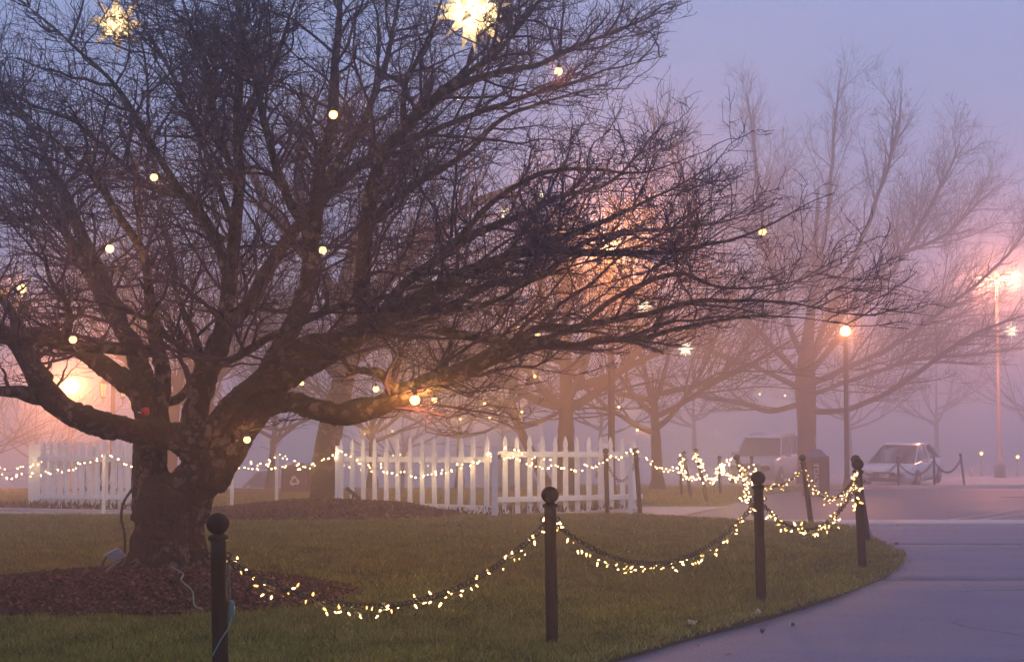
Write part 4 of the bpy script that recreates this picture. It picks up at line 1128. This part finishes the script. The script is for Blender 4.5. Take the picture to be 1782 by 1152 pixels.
# white stakes carrying fairy lights
def stake(bx, by, ty, label, w=0.055):
    b_ = G(bx, by); tp = P(bx, ty, b_[1]); h = tp[2] - b_[2]
    t = thing('white_stake', label, 'stake', b_, group='white stakes holding fairy lights')
    MB().box((0, 0, h / 2), (w, w * 0.7, h), taper=0.96).build('stake_shaft', M['white_bright'], t)
    MB().tube([(0, -0.03, h - 0.03), (0, -0.05, h - 0.02), (0, -0.045, h + 0.0)], 0.004, 5).build('hook', M['chain'], t)
    return tp
K1 = stake(180, 893, 790, 'white stake in front of the left picket fence')
K2 = stake(403, 893, 792, 'white stake at the right edge of the big trunk')
K3 = stake(481, 882, 787, 'white stake between big trunk and leaning tree', 0.06)
K4 = stake(693, 884, 786, 'thin white stake seen behind the middle fence')
K6 = stake(1097, 898, 786, 'white stake before the right end of the picket fence', 0.07)
def swag(a, b, low, n, label, **kw):
    """a, b: (px, py, d); low: lowest py at the middle"""
    pa, pb = P(*a), P(*b); m = P((a[0] + b[0]) / 2, low, (a[2] + b[2]) / 2)
    s = (pa[2] + pb[2]) / 2 - m[2]
    args = dict(mesh=fairy, jit=0.06, scale=1.35, sockets=False, wig=0.02, group='fairy light swags along the fence', gain=1.5); args.update(kw)
    return light_string(sag(pa, pb, s, 60), n, label, **args)
swag((-60, 790, 25), (92, 786, 25), 818, 20, 'fairy lights rising to the white boards at far left')
swag((-40, 818, 22.4), (180, 790, 22.7), 824, 30, 'fairy light swag across the left picket fence')
swag((182, 790, 22.8), (400, 792, 22.6), 824, 24, 'fairy light swag passing behind the big trunk')
swag((403, 794, 22.6), (481, 789, 25), 811, 15, 'short upper fairy light swag between the two bare stakes')
swag((404, 812, 22.6), (560, 802, 25), 814, 20, 'lower fairy lights running behind the white stake')
swag((482, 788, 25), (590, 783, 24), 808, 17, 'fairy lights from white stake to the leaning tree')
swag((590, 783, 23.55), (862, 785, 21.35), 826, 42, 'long fairy light swag across the middle picket fence')
swag((585, 805, 25), (694, 787, 26), 812, 12, 'short fairy lights behind the left of the middle fence')
swag((694, 788, 26), (862, 790, 24), 815, 14, 'back fairy lights behind the middle fence')
swag((862, 784, 21.4), (1096, 785, 22.3), 815, 40, 'fairy light swag across the right picket fence')
swag((1096, 785, 22.4), (1112, 785, 22.6), 790, 5, 'few fairy lights between stake and dark post')
swag((880, 775, 21.6), (960, 800, 22.0), 792, 8, 'loose upper fairy lights at the fence corner', jit=0.1)

# white boards and the maroon display behind the left fence
t = thing('white_board', 'plain white boards leaning behind the left end of the picket fence', 'board', G(80, 880))
wb = np.array(t.location)
def board(x0, x1, y0, y1, d, nm, mat, th=0.03):
    a, b_ = P(x0, y1, d), P(x1, y0, d)
    return MB().box(((a[0] + b_[0]) / 2 - wb[0], d - wb[1], (a[2] + b_[2]) / 2 - wb[2]), (b_[0] - a[0], th, b_[2] - a[2])).build(nm, mat, t)
board(49, 71, 773, 876, 25.3, 'panel', M['white_bright']); board(72, 87, 782, 876, 25.36, 'panel', M['white_bright']); board(88, 99, 772, 875, 25.42, 'panel', M['white_bright']); board(100, 111, 769, 875, 25.3, 'panel', M['white_bright'])
t = thing('display_panel', 'low maroon and white display seen through the left picket fence', 'display', G(170, 880))
wb = np.array(t.location)
board(112, 120, 825, 852, 25.4, 'maroon_block', M['maroon']); board(126, 133, 829, 832, 25.4, 'maroon_block', M['maroon']); board(126, 134, 843, 858, 25.4, 'maroon_block', M['maroon'])
board(112, 240, 854, 868, 25.5, 'white_board_strip', M['white'])
for i in range(7):
    x = 142 + i * 15.6
    board(x, x + 7, 804, 842, 25.45, 'maroon_slat', M['maroon']); board(x, x + 7, 844, 853, 25.4, 'maroon_block', M['maroon'])
    c = [P(x + 6.5 - 1.0 * s - 4.5 * s * s, 804 + 38 * s, 25.38) - wb for s in np.linspace(0, 1, 8)]
    MB().tube(c, 0.014, 6).build('curved_strip', M['white_bright'], t, True)

# ------------------------------------------------------------------ lamps, stars, bulbs
def ico(r, n=2):
    import bmesh
    bm = bmesh.new(); bmesh.ops.create_icosphere(bm, subdivisions=n, radius=r)
    V = [v.co[:] for v in bm.verts]; Fc = [tuple(v.index for v in f.verts) for f in bm.faces]; bm.free()
    return V, Fc
def lamp_post(px, py, d, r_globe, r_pole, label, mat, glowm, watts=0.0, cap=True):
    top = P(px, py, d); bz = gz(top[0], top[1])
    h = top[2] - bz
    t = thing('lamp_post', label, 'street lamp', (top[0], top[1], bz))
    MB().lathe([(r_pole * 2.2, -0.05), (r_pole * 2.2, 0.12), (r_pole * 1.5, 0.3), (r_pole * 1.15, 0.5), (r_pole, h * 0.6), (r_pole * 0.85, h - r_globe * 1.15), (r_pole * 1.6, h - r_globe * 1.1), (r_pole * 1.6, h - r_globe)], 14).build('pole', mat, t, True)
    V, Fc = ico(r_globe)
    o = MB().add(V, Fc).build('globe', glowm, t, True); o.location = (0, 0, h)
    if watts: lamp(t, (0, 0, h), r_globe * 0.5, watts, C_GLOBE)
    if cap: MB().lathe([(r_globe * 0.5, h + r_globe * 0.88), (r_globe * 0.4, h + r_globe * 1.1), (0.02, h + r_globe * 1.35)], 12).build('cap', mat, t, True)
    return t
lamp_post(123, 672, 38, 0.21, 0.05, 'glowing round globe street lamp at left above the low limb', M['pole_pale'], M['g_globe'], GLOBE_W)
lamp_post(1471, 576, 37, 0.14, 0.065, 'street lamp with bright head at the tips of the long right limbs', M['pole_dark'], M['g_globe'], GLOBE_W * 0.17)
lamp_post(1063, 428, 27, 0.14, 0.066, 'tall dark lamp post whose light burns behind the right branches', M['pole_wood'], M['g_globe'], GLOBE_W * 0.80)
# twin lantern post
lp = P(197, 660, 36); lb_ = gz(lp[0], lp[1])
t = thing('lantern_post', 'post with two hanging lanterns left of the big trunk', 'street lamp', (lp[0], lp[1], lb_))
H = lp[2] - lb_
MB().lathe([(0.10, 0), (0.10, 0.2), (0.065, 0.35), (0.055, H), (0.07, H + 0.02), (0.02, H + 0.12)], 12).build('pole', M['pole_dark'], t, True)
for s in (-1, 1):
    x = s * 0.27
    MB().tube([(0, 0, H - 0.02), (s * 0.08, 0, H + 0.08), (s * 0.2, 0, H + 0.09), (x, 0, H + 0.02)], 0.014, 6).build('arm', M['pole_dark'], t, True)
    MB().lathe([(0.012, H + 0.12), (0.03, H + 0.02), (0.125, H - 0.10), (0.13, H - 0.12)], 8, (x, 0, 0)).build('lantern_roof', M['pole_dark'], t)
    MB().lathe([(0.105, H - 0.125), (0.06, H - 0.46)], 6, (x, 0, 0)).build('lantern_glass', M['g_lantern'], t)
    fr = MB()
    for k in range(6):
        a = k * math.pi / 3
        fr.tube([(x + 0.11 * math.cos(a), 0.11 * math.sin(a), H - 0.12), (x + 0.064 * math.cos(a), 0.064 * math.sin(a), H - 0.465)], 0.009, 4)
    fr.build('lantern_frame', M['pole_dark'], t)
    MB().lathe([(0.07, H - 0.462), (0.05, H - 0.52), (0.012, H - 0.56), (0.01, H - 0.66)], 8, (x, 0, 0)).build('lantern_base', M['pole_dark'], t)
# tall parking lot light
d = 62.0
tp = P(1734, 486, d); bz = gz(tp[0], tp[1])
t = thing('parking_light', 'tall parking lot light with four glowing heads at right', 'street lamp', (tp[0], tp[1], bz))
H = tp[2] - bz
MB().lathe([(0.26, 0), (0.26, 0.6), (0.10, 0.61), (0.065, H)], 14).build('pole', M['pole_dim'], t, True)
for (px, py, dd) in ((1706, 484, -.6), (1722, 479, .6), (1748, 483, -.6), (1763, 478, .6)):
    q = P(px, py, d + dd) - np.array((tp[0], tp[1], bz))
    MB().tube([(0, 0, H - 0.08), (q[0] * 0.8, q[1] * 0.8, q[2] + 0.10)], 0.04, 6).build('arm', M['pole_pale'], t)
    hd = MB().box((q[0], q[1], q[2] + 0.10), (0.62, 0.42, 0.14), taper=0.85).build('lamp_head', M['pole_pale'], t)
    MB().box((0, 0, 0), (0.56, 0.36, 0.09), taper=1.0).build('lens', M['g_head'], t).location = (q[0], q[1], q[2] - 0.02)
    lamp(t, (q[0], q[1], q[2] - 0.20), 0.12, GLOBE_W * 0.44, (1.0, 0.34, 0.18))
for (px, py, l) in ((1771, 795, 'small low light in the far fog, rightmost of four'), (1741, 798, 'dim small low light in the far fog beside the parking light pole'), (1708, 789, 'small low light in the far fog right of the sedan'), (1691, 822, 'tiny faint low light near the ground right of the sedan')):
    lamp_post(px, py, 66, 0.09 if py < 810 else 0.05, 0.04, l, M['pole_pale'], M['g_far'], cap=False)

def star(px, py, d, r, label, power, far_=False):
    c = P(px, py, d)
    t = thing('paper_star', label, 'star', c, group='lit many pointed stars')
    dirs = []
    for x in (-1, 0, 1):
        for y in (-1, 0, 1):
            for z in (-1, 0, 1):
                if x or y or z: dirs.append((x, y, z))
    R = Matrix.Rotation(random.uniform(0.1, .6), 3, 'Z') @ Matrix.Rotation(random.uniform(-.15, .15), 3, 'X')
    for dv in dirs:
        k = abs(dv[0]) + abs(dv[1]) + abs(dv[2])
        v = (R @ Vector(dv)).normalized()
        u = v.orthogonal().normalized(); w = v.cross(u)
        sides = 3 if k == 3 else 4
        core, hb = 0.24 * r, (0.150 if sides == 4 else 0.125) * r
        ln = r * (1.0 if k != 3 else 0.9)
        V = [tuple(v * core + (u * math.cos(q) + w * math.sin(q)) * hb) for q in [2 * math.pi * i / sides + 0.6 for i in range(sides)]] + [tuple(v * ln)]
        MB().add(V, [(i, (i + 1) % sides, sides) for i in range(sides)]).build('star_point', M['g_farstar'] if far_ else M['star'], t)
    if not far_:
        V, Fc = ico(0.035, 1)
        MB().add(V, Fc).build('bulb', glow('star_lamp', (1.0, 0.83, 0.58), 20.0), t, True)
        lamp(t, (0, 0, 0), 0.037, power, (1.0, 0.76, 0.42))
        MB().tube([(0, 0, r * 0.9), (0.01, 0, r * 1.9), (0.0, 0, r * 3.0)], 0.004, 5).build('hanging_cord', M['cord'], t)
star(822, 20, 10.5, 0.355, 'big glowing many pointed star at the top centre of the tree', 34)
star(204, 40, 12.6, 0.31, 'big glowing star behind branches at the top left', 12)
star(1120, 533, 30, 0.22, 'small far star shining below the right lamp glow', 0, True)
star(1193, 607, 32, 0.22, 'small far star hanging just under the long right limb', 0, True)
star(1760, 576, 50, 0.34, 'small far star at the right edge under the parking light', 0, True)
star(880, 372, 28, 0.20, 'small far star half hidden by branches at centre', 0, True)
star(941, 342, 29, 0.15, 'tiny far star up right of the half hidden one', 0, True)

bulb_v, bulb_f = ico(0.032, 2)
bm_hot = MB().add(bulb_v, bulb_f).mesh('glass', M['g_tree'], True)
bm_soft = MB().add(bulb_v, bulb_f).mesh('glass', M['g_tree_soft'], True)
bm_far = MB().add(*ico(0.034, 1)).mesh('glass', M['g_far'], True)
bsock = MB().lathe([(0.012, 0.016), (0.014, 0.022), (0.014, 0.055), (0.006, 0.062)], 8).mesh('socket', M['tin_cup'], True)
bcord = MB().tube([(0, 0, 0.06), (0.004, 0, 0.12), (0.02, 0.004, 0.20), (0.015, 0.02, 0.30)], 0.003, 4).mesh('hanging_cord', M['cord'], True)
def bulb(px, py, d, me, label, s=1.0, grp='bulbs hung in the trees', watts=0.0):
    t = thing('tree_bulb', label, 'light bulb', P(px, py, d), group=grp)
    if watts: lamp(t, (0, 0, 0), 0.011 * s, watts, C_BULB)
    put('glass', me, t, (0, 0, 0), None, s); put('socket', bsock, t, (0, 0, 0), None, s)
    put('hanging_cord', bcord, t, (0, 0, 0), (0, 0, random.random() * 6), s)
TB = [(972, 125, 11.6, 'h', 'glowing bulb high in the branches right of the big centre star', 1.1), (580, 200, 10.6, 'h', 'glowing bulb high on the upright limb left of the centre star', 1.1),
 (268, 309, 10.0, 's', 'soft glowing bulb in the upper left branches', .9), (191, 433, 10.3, 'h', 'glowing bulb in the left branches above the low fork', 1.0),
 (562, 436, 10.9, 'h', 'glowing bulb beside the upright limb at mid height', 1.0), (38, 502, 11.2, 'h', 'glowing bulb deep in the thicket at the far left', 1.25),
 (1327, 404, 9.9, 's', 'soft glowing bulb among the outer right branches', .9), (127, 591, 9.9, 's', 'small bulb on the bend of the short left limb', .9),
 (238, 597, 12.6, 'h', 'bright bulb behind the dark upright stem at left', 1.25), (722, 696, 10.3, 'h', 'brightest bulb hanging just under the low right limb', 1.25),
 (756, 696, 12.5, 's', 'small bulb right of the brightest hanging bulb', .8), (654, 677, 12.2, 's', 'small bulb above the low right limb by the hook', .9),
 (525, 667, 13.0, 's', 'small bulb floating in the gap above the low right limb', .7), (430, 765, 10.65, 's', 'small bulb on the right side of the main fork', .9),
 (902, 572, 11.5, 's', 'small bulb just above the crossing of low right limbs', .7), (936, 584, 11.6, 's', 'small bulb in the loop of the low right limbs', .7),
 (797, 170, 12.0, 's', 'small bulb behind the dark diagonal limb', .7), (246, 716, 10.75, 'x', '', 1)]
for (px, py, d, k, l, s) in TB:
    if k != 'x': bulb(px, py, d, bm_hot if k == 'h' else bm_soft, l, s, watts=BULB_W * s * s * (1.0 if k == 'h' else 0.5) * (4.0 if s > 1.2 else 1.0))
FB = [(931, 655, 30, 'highest far bulb above the right fence'), (908, 716, 31, 'far bulb low over the left of the right fence'), (843, 702, 30, 'far bulb up left over the fence corner'),
 (852, 727, 28, 'far bulb right over the fence corner'), (801, 729, 32, 'far bulb over the right half of the middle fence'), (683, 750, 34, 'far bulb low over the middle fence pickets'), (635, 755, 34, 'faint far bulb at the vase shaped tree'),
 (1077, 708, 31, 'far bulb beside the tall dark lamp post'), (1109, 748, 30, 'far bulb just over the right end of the fence'), (1322, 686, 44, 'left one of two far bulbs at the broad tree'), (1366, 688, 44, 'right one of two far bulbs at the broad tree'),
 (1237, 618, 40, 'faint far bulb right of the lowest far star'), (227, 698, 30, 'tiny far bulb beside the lantern post'), (1250, 755, 46, 'faint far bulb over the silver car')]
for (px, py, d, l) in FB: bulb(px, py, d, bm_far, l, 1.0 if 'faint' not in l and 'tiny' not in l else 0.6, 'far bulbs in the fog', watts=32.0)

# ------------------------------------------------------------------ things at the tree
b_ = G(204, 1010)
t = thing('plant_sign', 'small pale plant label on a wooden stake at the trunk foot', 'sign', (b_[0], 10.35, 0.06))
sb = np.array(t.location)
top = P(201, 966, 10.35) - sb
MB().tube([(0.01, 0, -0.05), (top[0] + 0.03, 0.02, top[2] - 0.03)], 0.013, 5).build('stake', M['wood'], t)
rot = Matrix.Rotation(math.radians(-28), 3, 'Y') @ Matrix.Rotation(math.radians(-38), 3, 'X')
MB().box(top, (0.115, 0.135, 0.006), rot).build('plate', M['placard'], t)
t = thing('dark_sign', 'dark slanted plaque on a post in the far mulch bed', 'sign', (P(613, 880, 21.9)[0], 21.9, gz(-2.6, 21.9) + 0.2))
sb = np.array(t.location); d = sb[1]
top = P(615, 859, d) - sb
MB().tube([(0, 0, -0.05), (top[0], 0, top[2])], 0.022, 5).build('stake', M['placard_dark'], t)
MB().box(top, (0.30, 0.22, 0.015), Matrix.Rotation(math.radians(38), 3, 'Y') @ Matrix.Rotation(math.radians(-20), 3, 'X')).build('plate', M['placard_dark'], t)
def cable(pts, r, mat, name, label, cat, step=0.03):
    pl = spline(np.array(pts), step); c = pl[len(pl) // 2].copy()
    o = MB().tube(pl - c, r, 6).build(name, mat, None, True); o.location = c
    return tag(o, label, cat)
dd = 10.55
cable([P(238, 790, 10.7), P(234, 840, 10.68), P(216, 872, dd), P(211, 900, dd), P(217, 930, dd), P(217, 960, dd), P(210, 980, dd), P(190, 985, dd), P(180, 1005, dd - .1), P(178, 985, dd), P(186, 968, dd), P(205, 962, dd), P(222, 972, dd), P(212, 985, dd), P(182, 994, dd), P(200, 1002, dd), P(222, 982, dd), P(236, 978, dd)], 0.011, M['cord'], 'power_cord', 'black power cord looping down the left side of the big trunk', 'cord')
cable([P(200, 645, 10.6), P(225, 675, 10.55), P(240, 708, 10.5)], 0.004, M['cord'], 'thin_cord', 'thin dark cord stretched beside the left fork', 'cord')
cable([P(438, 748, 10.6), P(465, 742, 10.4), P(480, 738, 10.4), P(500, 728, 10.45), P(516, 720, 10.5)], 0.004, M['cord'], 'thin_cord', 'thin dark cord under the start of the low right limb', 'cord')
cable([P(728, 684, 10.4), P(780, 671, 10.3), P(822, 660, 10.3)], 0.003, M['cord'], 'thin_cord', 'thin dark cord running from the brightest bulb to a twig', 'cord')
gp = []
for (px, py) in ((300, 1030), (312, 1022), (330, 1012), (352, 1012), (372, 1020)):
    q = G(px, py + 4); q[2] += mound(q[0], q[1]) + 0.085; gp.append(q)
cable(gp, 0.005, M['green_wire'], 'green_wire', 'pale green wire lying on the mulch right of the trunk', 'wire')
gp = []
for (px, py) in ((298, 1032), (318, 1042), (315, 1050), (334, 1060), (338, 1072), (352, 1078)):
    q = G(px, py + 4); q[2] += mound(q[0], q[1]) + 0.085; gp.append(q)
cable(gp, 0.006, M['green_wire'], 'green_wire', 'lower green wire wriggling down the front of the mulch', 'wire')
dq = 6.36
cable([P(370, 1140, dq), P(385, 1112, dq), P(398, 1092, dq + .03), P(402, 1075, dq + .08), P(402, 1058, dq + .1), P(400, 1030, dq + .12), P(397, 985, dq + .12), P(392, 962, dq + .1)], 0.004, M['green_wire'], 'extension_lead', 'green lead crossing the nearest post near its base', 'cord')
o = MB().lathe([(0.008, -0.05), (0.016, -0.04), (0.018, 0.0), (0.015, 0.035), (0.007, 0.05)], 8).build('plug', M['green_wire'], None, True)
o.location = P(403, 1062, dq + .1); tag(o, 'green plug connector hanging beside the nearest post', 'plug')
# red ornament in the fork
t = thing('red_ornament', 'small red cloth ornament tied in the left fork of the trunk', 'ornament', P(253, 716, 10.55))
V, Fc = ico(0.036, 2)
V = [tuple(np.array(v) * (1 + 0.22 * float(vnoise(np.array(v) * 55)))) for v in V]
MB().add(V, Fc).build('cloth', M['red'], t)
MB().tube([(-0.03, -0.01, -0.01), (-0.055, -0.02, -0.005)], 0.006, 5).build('tie', M['print'], t)
# old pruning stub on the low limb
# scraps on the ground
def scrap(px, py, size, label, mat, lift=0.02):
    q = G(px, py)
    n = 7
    pts = [(size * (0.6 + 0.5 * random.random()) * math.cos(a), size * 0.6 * (0.5 + 0.6 * random.random()) * math.sin(a), 0.01 * random.random() + 0.02 * math.cos(2 * a)) for a in np.linspace(0, 6.28, n, endpoint=False)]
    o = MB().add([(0, 0, 0.012)] + pts, [(0, 1 + i, 1 + (i + 1) % n) for i in range(n)]).build('fallen_leaf', mat)
    o.location = (q[0], q[1], q[2] + lift); o.rotation_euler = (random.uniform(-.2, .2), random.uniform(-.2, .2), random.random() * 6)
    tag(o, label, 'leaf', 'leaves on the ground')
scrap(1313, 1078, 0.075, 'pale curled leaf lying at the lawn edge below third post', M['pale_leaf'], 0.045)
scrap(1210, 1098, 0.06, 'pale flat leaf in the lawn edge left of the curled leaf', M['pale_leaf'], 0.055)
scrap(1327, 1102, 0.022, 'small dark leaf on the path under the curled pale leaf', M['dead_leaf'], 0.012)
scrap(1380, 1091, 0.022, 'small dark leaf alone on the path right of the pale leaf', M['dead_leaf'], 0.012)
scrap(800, 912, 0.16, 'dark clump of leaves on the lawn before the middle fence', M['dead_leaf'], 0.06)
scrap(1560, 948, 0.03, 'dark speck of leaf on the path beyond the lawn corner', M['dead_leaf'], 0.012)
n = 700
ly = rng.uniform(6.5, 20, n)
on_edge = rng.random(n) < 0.6
lx = np.where(on_edge, lawn_edge(ly) + rng.standard_normal(n) * 0.16, rng.uniform(-1, 1, n) * 0.4 * ly)
keep = ~in_mulch(lx, ly) & ((lx < lawn_edge(ly)) | (rng.random(n) < 0.45)); lx, ly = lx[keep], ly[keep]; n = len(lx)
lz = gz(lx, ly) + np.where(lx < lawn_edge(ly), 0.062, 0.006)
ang = rng.random(n) * 6.28; sz = 0.010 + 0.022 * rng.random(n) ** 2
ca, sa = np.cos(ang), np.sin(ang)
Vl = np.stack([np.stack([lx + sz * (u * ca - w * sa), ly + sz * (u * sa + w * ca), lz + sz * h], -1) for (u, w, h) in ((-1, 0, 0), (-.2, .5, .15), (1, 0.1, 0.2), (-.1, -.5, .05))], 1).reshape(-1, 3)
o = link(bpy.data.objects.new('leaf_litter', pieces('leaf_litter', Vl, np.arange(4 * n).reshape(-1, 4), rng.random(n), M['mulch'], 4)))
tag(o, 'tiny dark leaf scraps strewn over lawn and path edge', 'leaf litter', kind='stuff')
scrap(645, 1028, 0.05, 'brown leaf on the lawn behind the nearest chain', M['dead_leaf'], 0.06)

# ------------------------------------------------------------------ bins and cars
def recycle(parent, c, r, mat):
    m = MB()
    for k in range(3):
        R = Matrix.Rotation(k * 2 * math.pi / 3, 3, 'Y')
        o = [(-0.30, 0.62), (0.12, 0.62), (0.42, 0.12), (0.58, 0.22), (0.56, -0.2), (0.18, -0.02), (0.28, 0.04), (0.06, 0.40), (-0.20, 0.40)]
        m.prism([(x * r, z * r) for x, z in o], 0.008, c, R)
    return m.build('recycling_symbol', mat, parent)
def bin_(px, by, ty, d, w, label, body, lid, sym=False, text=None, rot=0.0):
    q = P(px, by, d); q[2] = gz(q[0], q[1]); h = P(px, ty, d)[2] - q[2]
    t = thing('litter_bin', label, 'bin', q, rot)
    hb = h * 0.80
    MB().box((0, 0, hb / 2), (w, w, hb)).build('body', body, t)
    m = MB()
    for s in (-1, 1):
        for k in (-1, 1): m.box((s * w * 0.5, k * w * 0.5, hb / 2), (w * 0.12, w * 0.12, hb * 1.02))
    m.build('corner_frame', body, t)
    MB().box((0, 0, hb + h * 0.03), (w * 1.1, w * 1.1, h * 0.07)).build('rim', lid, t)
    MB().box((0, 0, hb + h * 0.135), (w * 1.02, w * 1.02, h * 0.14), taper=0.35).build('lid', lid, t)
    if sym: recycle(t, (-0.02, -w / 2 - 0.012, hb * 0.55), 0.21, M['print'])
    if text:
        cu = bpy.data.curves.new('lettering', 'FONT'); cu.body = text; cu.size = 0.17; cu.extrude = 0.003; cu.align_x = 'CENTER'; cu.align_y = 'CENTER'
        cu.materials.append(M['print'])
        o = bpy.data.objects.new('lettering_curve', cu); link(o)
        me_ = bpy.data.meshes.new_from_object(o.evaluated_get(bpy.context.evaluated_depsgraph_get()))
        bpy.data.objects.remove(o); o = put('lettering', me_, t)
        o.location = (-w * 0.22, -w / 2 - 0.01, hb * 0.52); o.rotation_euler = (math.pi / 2, -math.pi / 2, 0)
    return t
bin_(517, 858, 806, 35.5, 0.64, 'square dark recycling bin with pale arrow symbol left of the leaning tree', M['bin'], M['bin'], sym=True)
bin_(1420, 862, 782, 33.0, 0.44, 'dark bin with blue peaked lid and upright lettering by the broad tree', M['bin'], M['bin_blue'], text='RECYCLE', rot=0.25)

def car(name, label, loc, rotz, L, Wd, H, kind, paint):
    """car in local axes: +x forward, built from stations along x"""
    t = thing(name, label, 'car', loc, rotz)
    suv = kind == 'suv'
    belt = H * (0.60 if suv else 0.615)
    gc = 0.20 if suv else 0.17
    hw = Wd / 2
    if suv:   # x/L, bottom, top of lower body, half width factor
        st = [(-.5, .40, belt * .93, .86), (-.485, gc + .08, belt * .99, .95), (-.36, gc, belt, 1), (-.1, gc, belt, 1), (.2, gc, belt, 1), (.34, gc, belt * .97, .99), (.45, gc + .03, belt * .90, .95), (.49, gc + .10, belt * .80, .88), (.5, .40, belt * .70, .80)]
        roof = [(-.485, belt, .86), (-.45, H * .93, .76), (-.36, H * .99, .75), (-.1, H, .75), (.06, H * .985, .74), (.12, H * .95, .74), (.25, belt, .86)]
    else:
        st = [(-.5, .42, belt * .96, .82), (-.485, gc + .1, belt * 1.02, .93), (-.36, gc, belt * 1.04, 1), (-.1, gc, belt, 1), (.15, gc, belt * .98, 1), (.3, gc, belt * .92, .99), (.43, gc + .02, belt * .80, .94), (.485, gc + .08, belt * .70, .86), (.5, .36, belt * .58, .76)]
        roof = [(-.43, belt * 1.02, .84), (-.33, H * .87, .74), (-.24, H * .96, .70), (-.12, H * .998, .68), (-.03, H, .68), (.05, H * .962, .68), (.12, H * .875, .72), (.30, belt * .94, .85)]
    ns = 9
    def ring(x, z0, z1, f):
        w = hw * f
        return [(x * L, -w * .9, z0), (x * L, -w, z0 + (z1 - z0) * .25), (x * L, -w, z0 + (z1 - z0) * .62), (x * L, -w * .96, z0 + (z1 - z0) * .93), (x * L, -w * .86, z1),
                (x * L, w * .86, z1), (x * L, w * .96, z0 + (z1 - z0) * .93), (x * L, w, z0 + (z1 - z0) * .62), (x * L, w, z0 + (z1 - z0) * .25), (x * L, w * .9, z0)]
    V, Fc = [], []
    for s in st: V += ring(*s)
    k = 10
    for i in range(len(st) - 1):
        for j in range(k): Fc.append((i * k + j, i * k + (j + 1) % k, (i + 1) * k + (j + 1) % k, (i + 1) * k + j))
    Fc.append(tuple(range(k))); Fc.append(tuple(reversed(range((len(st) - 1) * k, len(st) * k))))
    MB().add(V, Fc).build('body', paint, t, True)
    # greenhouse: dark glass volume with painted roof and pillars
    V, Fc = [], []
    for (x, z, f) in roof:
        w = hw * f; wb_ = hw * .87
        zb = belt * .9
        V += [(x * L, -wb_, zb), (x * L, -w, z), (x * L, w, z), (x * L, wb_, zb)]
    for i in range(len(roof) - 1):
        for j in range(3): Fc.append((i * 4 + j, i * 4 + j + 1, (i + 1) * 4 + j + 1, (i + 1) * 4 + j))
    MB().add(V, Fc).build('windows', M['glass'], t, not suv)
    V, Fc = [], []
    rs = roof[1:-1] if suv else roof[2:-2]
    for (x, z, f) in rs:
        w = hw * (f + .01)
        V += [(x * L, -w, z - .035), (x * L, -w * .93, z + .018), (x * L, w * .93, z + .018), (x * L, w, z - .035)]
    for i in range(len(rs) - 1):
        for j in range(3): Fc.append((i * 4 + j, i * 4 + j + 1, (i + 1) * 4 + j + 1, (i + 1) * 4 + j))
    MB().add(V, Fc).build('roof', paint, t, True)
    for s in (-1, 1):
        def pl_(i): return (roof[i][0] * L, s * hw * (roof[i][2] + .012), roof[i][1])
        MB().tube([(pl_(-1)[0] + .02, s * hw * .88, belt * .95), pl_(-2)] + ([] if suv else [pl_(-3)]), .032, 6).build('pillar', paint, t)
        MB().tube([(roof[0][0] * L - .02, s * hw * .88, belt * 1.0), pl_(1)] + ([] if suv else [pl_(2)]), .05, 6).build('pillar', paint, t)
        xm = -0.10 * L
        MB().tube([(xm, s * hw * .885, belt * .95), (xm, s * hw * (roof[3][2] + .01), H * .985)], .035, 6).build('pillar', paint, t)
        if suv:
            MB().tube([(-.30 * L, s * hw * .885, belt * .95), (-.30 * L, s * hw * (roof[3][2] + .01), H * .985)], .045, 6).build('pillar', paint, t)
            MB().tube([(-.38 * L, s * hw * .66, H + .03), (-.1 * L, s * hw * .66, H + .06), (.03 * L, s * hw * .66, H + .03)], .02, 6).build('roof_rail', M['trim'], t)
        MB().box((.17 * L, s * (hw + .09), belt * 1.02), (.10, .20, .14)).build('mirror', paint, t)
        MB().box((.488 * L, s * hw * .62, belt * (.70 if suv else .60)), (.10, .36, .13)).build('headlight', M['lens'], t)
        MB().box((-.497 * L, s * hw * .70, belt * .80), (.05, .26, .16)).build('tail_light', M['red'], t)
        MB().box((.02 * L, s * (hw + .002), belt * .80), (.16, .02, .03)).build('door_handle', M['trim'], t)
        for xw in (.315, -.30):
            R = (.36 if suv else .31)
            rt = Matrix.Rotation(math.pi / 2, 3, 'X')
            wv = MB().lathe([(R * .66, -.10), (R * .94, -.10), (R, -.07), (R, .07), (R * .94, .10), (R * .66, .10)], 22, (xw * L, s * (hw - .08), R), rt).build('wheel', M['tyre'], t, True)
            MB().lathe([(.03, -.105), (R * .3, -.10), (R * .66, -.085), (R * .66, .085), (R * .3, .10), (.03, .105)], 16, (xw * L, s * (hw - .08), R), rt).build('rim', M['rim'], wv)
    MB().box((.497 * L, 0, belt * (.66 if suv else .55)), (.05, Wd * .40, .13 if not suv else .2)).build('grille', M['trim'], t)
    MB().box((.490 * L, 0, gc + .13), (.10, Wd * .55, .10)).build('air_intake', M['trim'], t)
    MB().box((.505 * L, 0, gc + .26), (.03, .32, .11)).build('number_plate', M['print'], t)
    return t
def at_ground(px, py, d):
    q = P(px, py, d); q[2] = gz(q[0], q[1]); return q
car('parked_sedan', 'white sedan parked facing the lawn on the right', at_ground(1571, 840, 47.0), math.radians(-90 - 31), 4.85, 1.84, 1.43, 'sedan', M['car_white'])
car('parked_suv', 'silver tall car parked left of the broad tree', at_ground(1335, 838, 50.5), math.radians(-90 - 26), 4.7, 1.88, 1.78, 'suv', M['car_silver'])
car('distant_suv', 'pale blue car low behind the grass left of the dark bin', at_ground(478, 860, 55), math.radians(172), 4.7, 1.85, 1.75, 'suv', M['car_blue'])
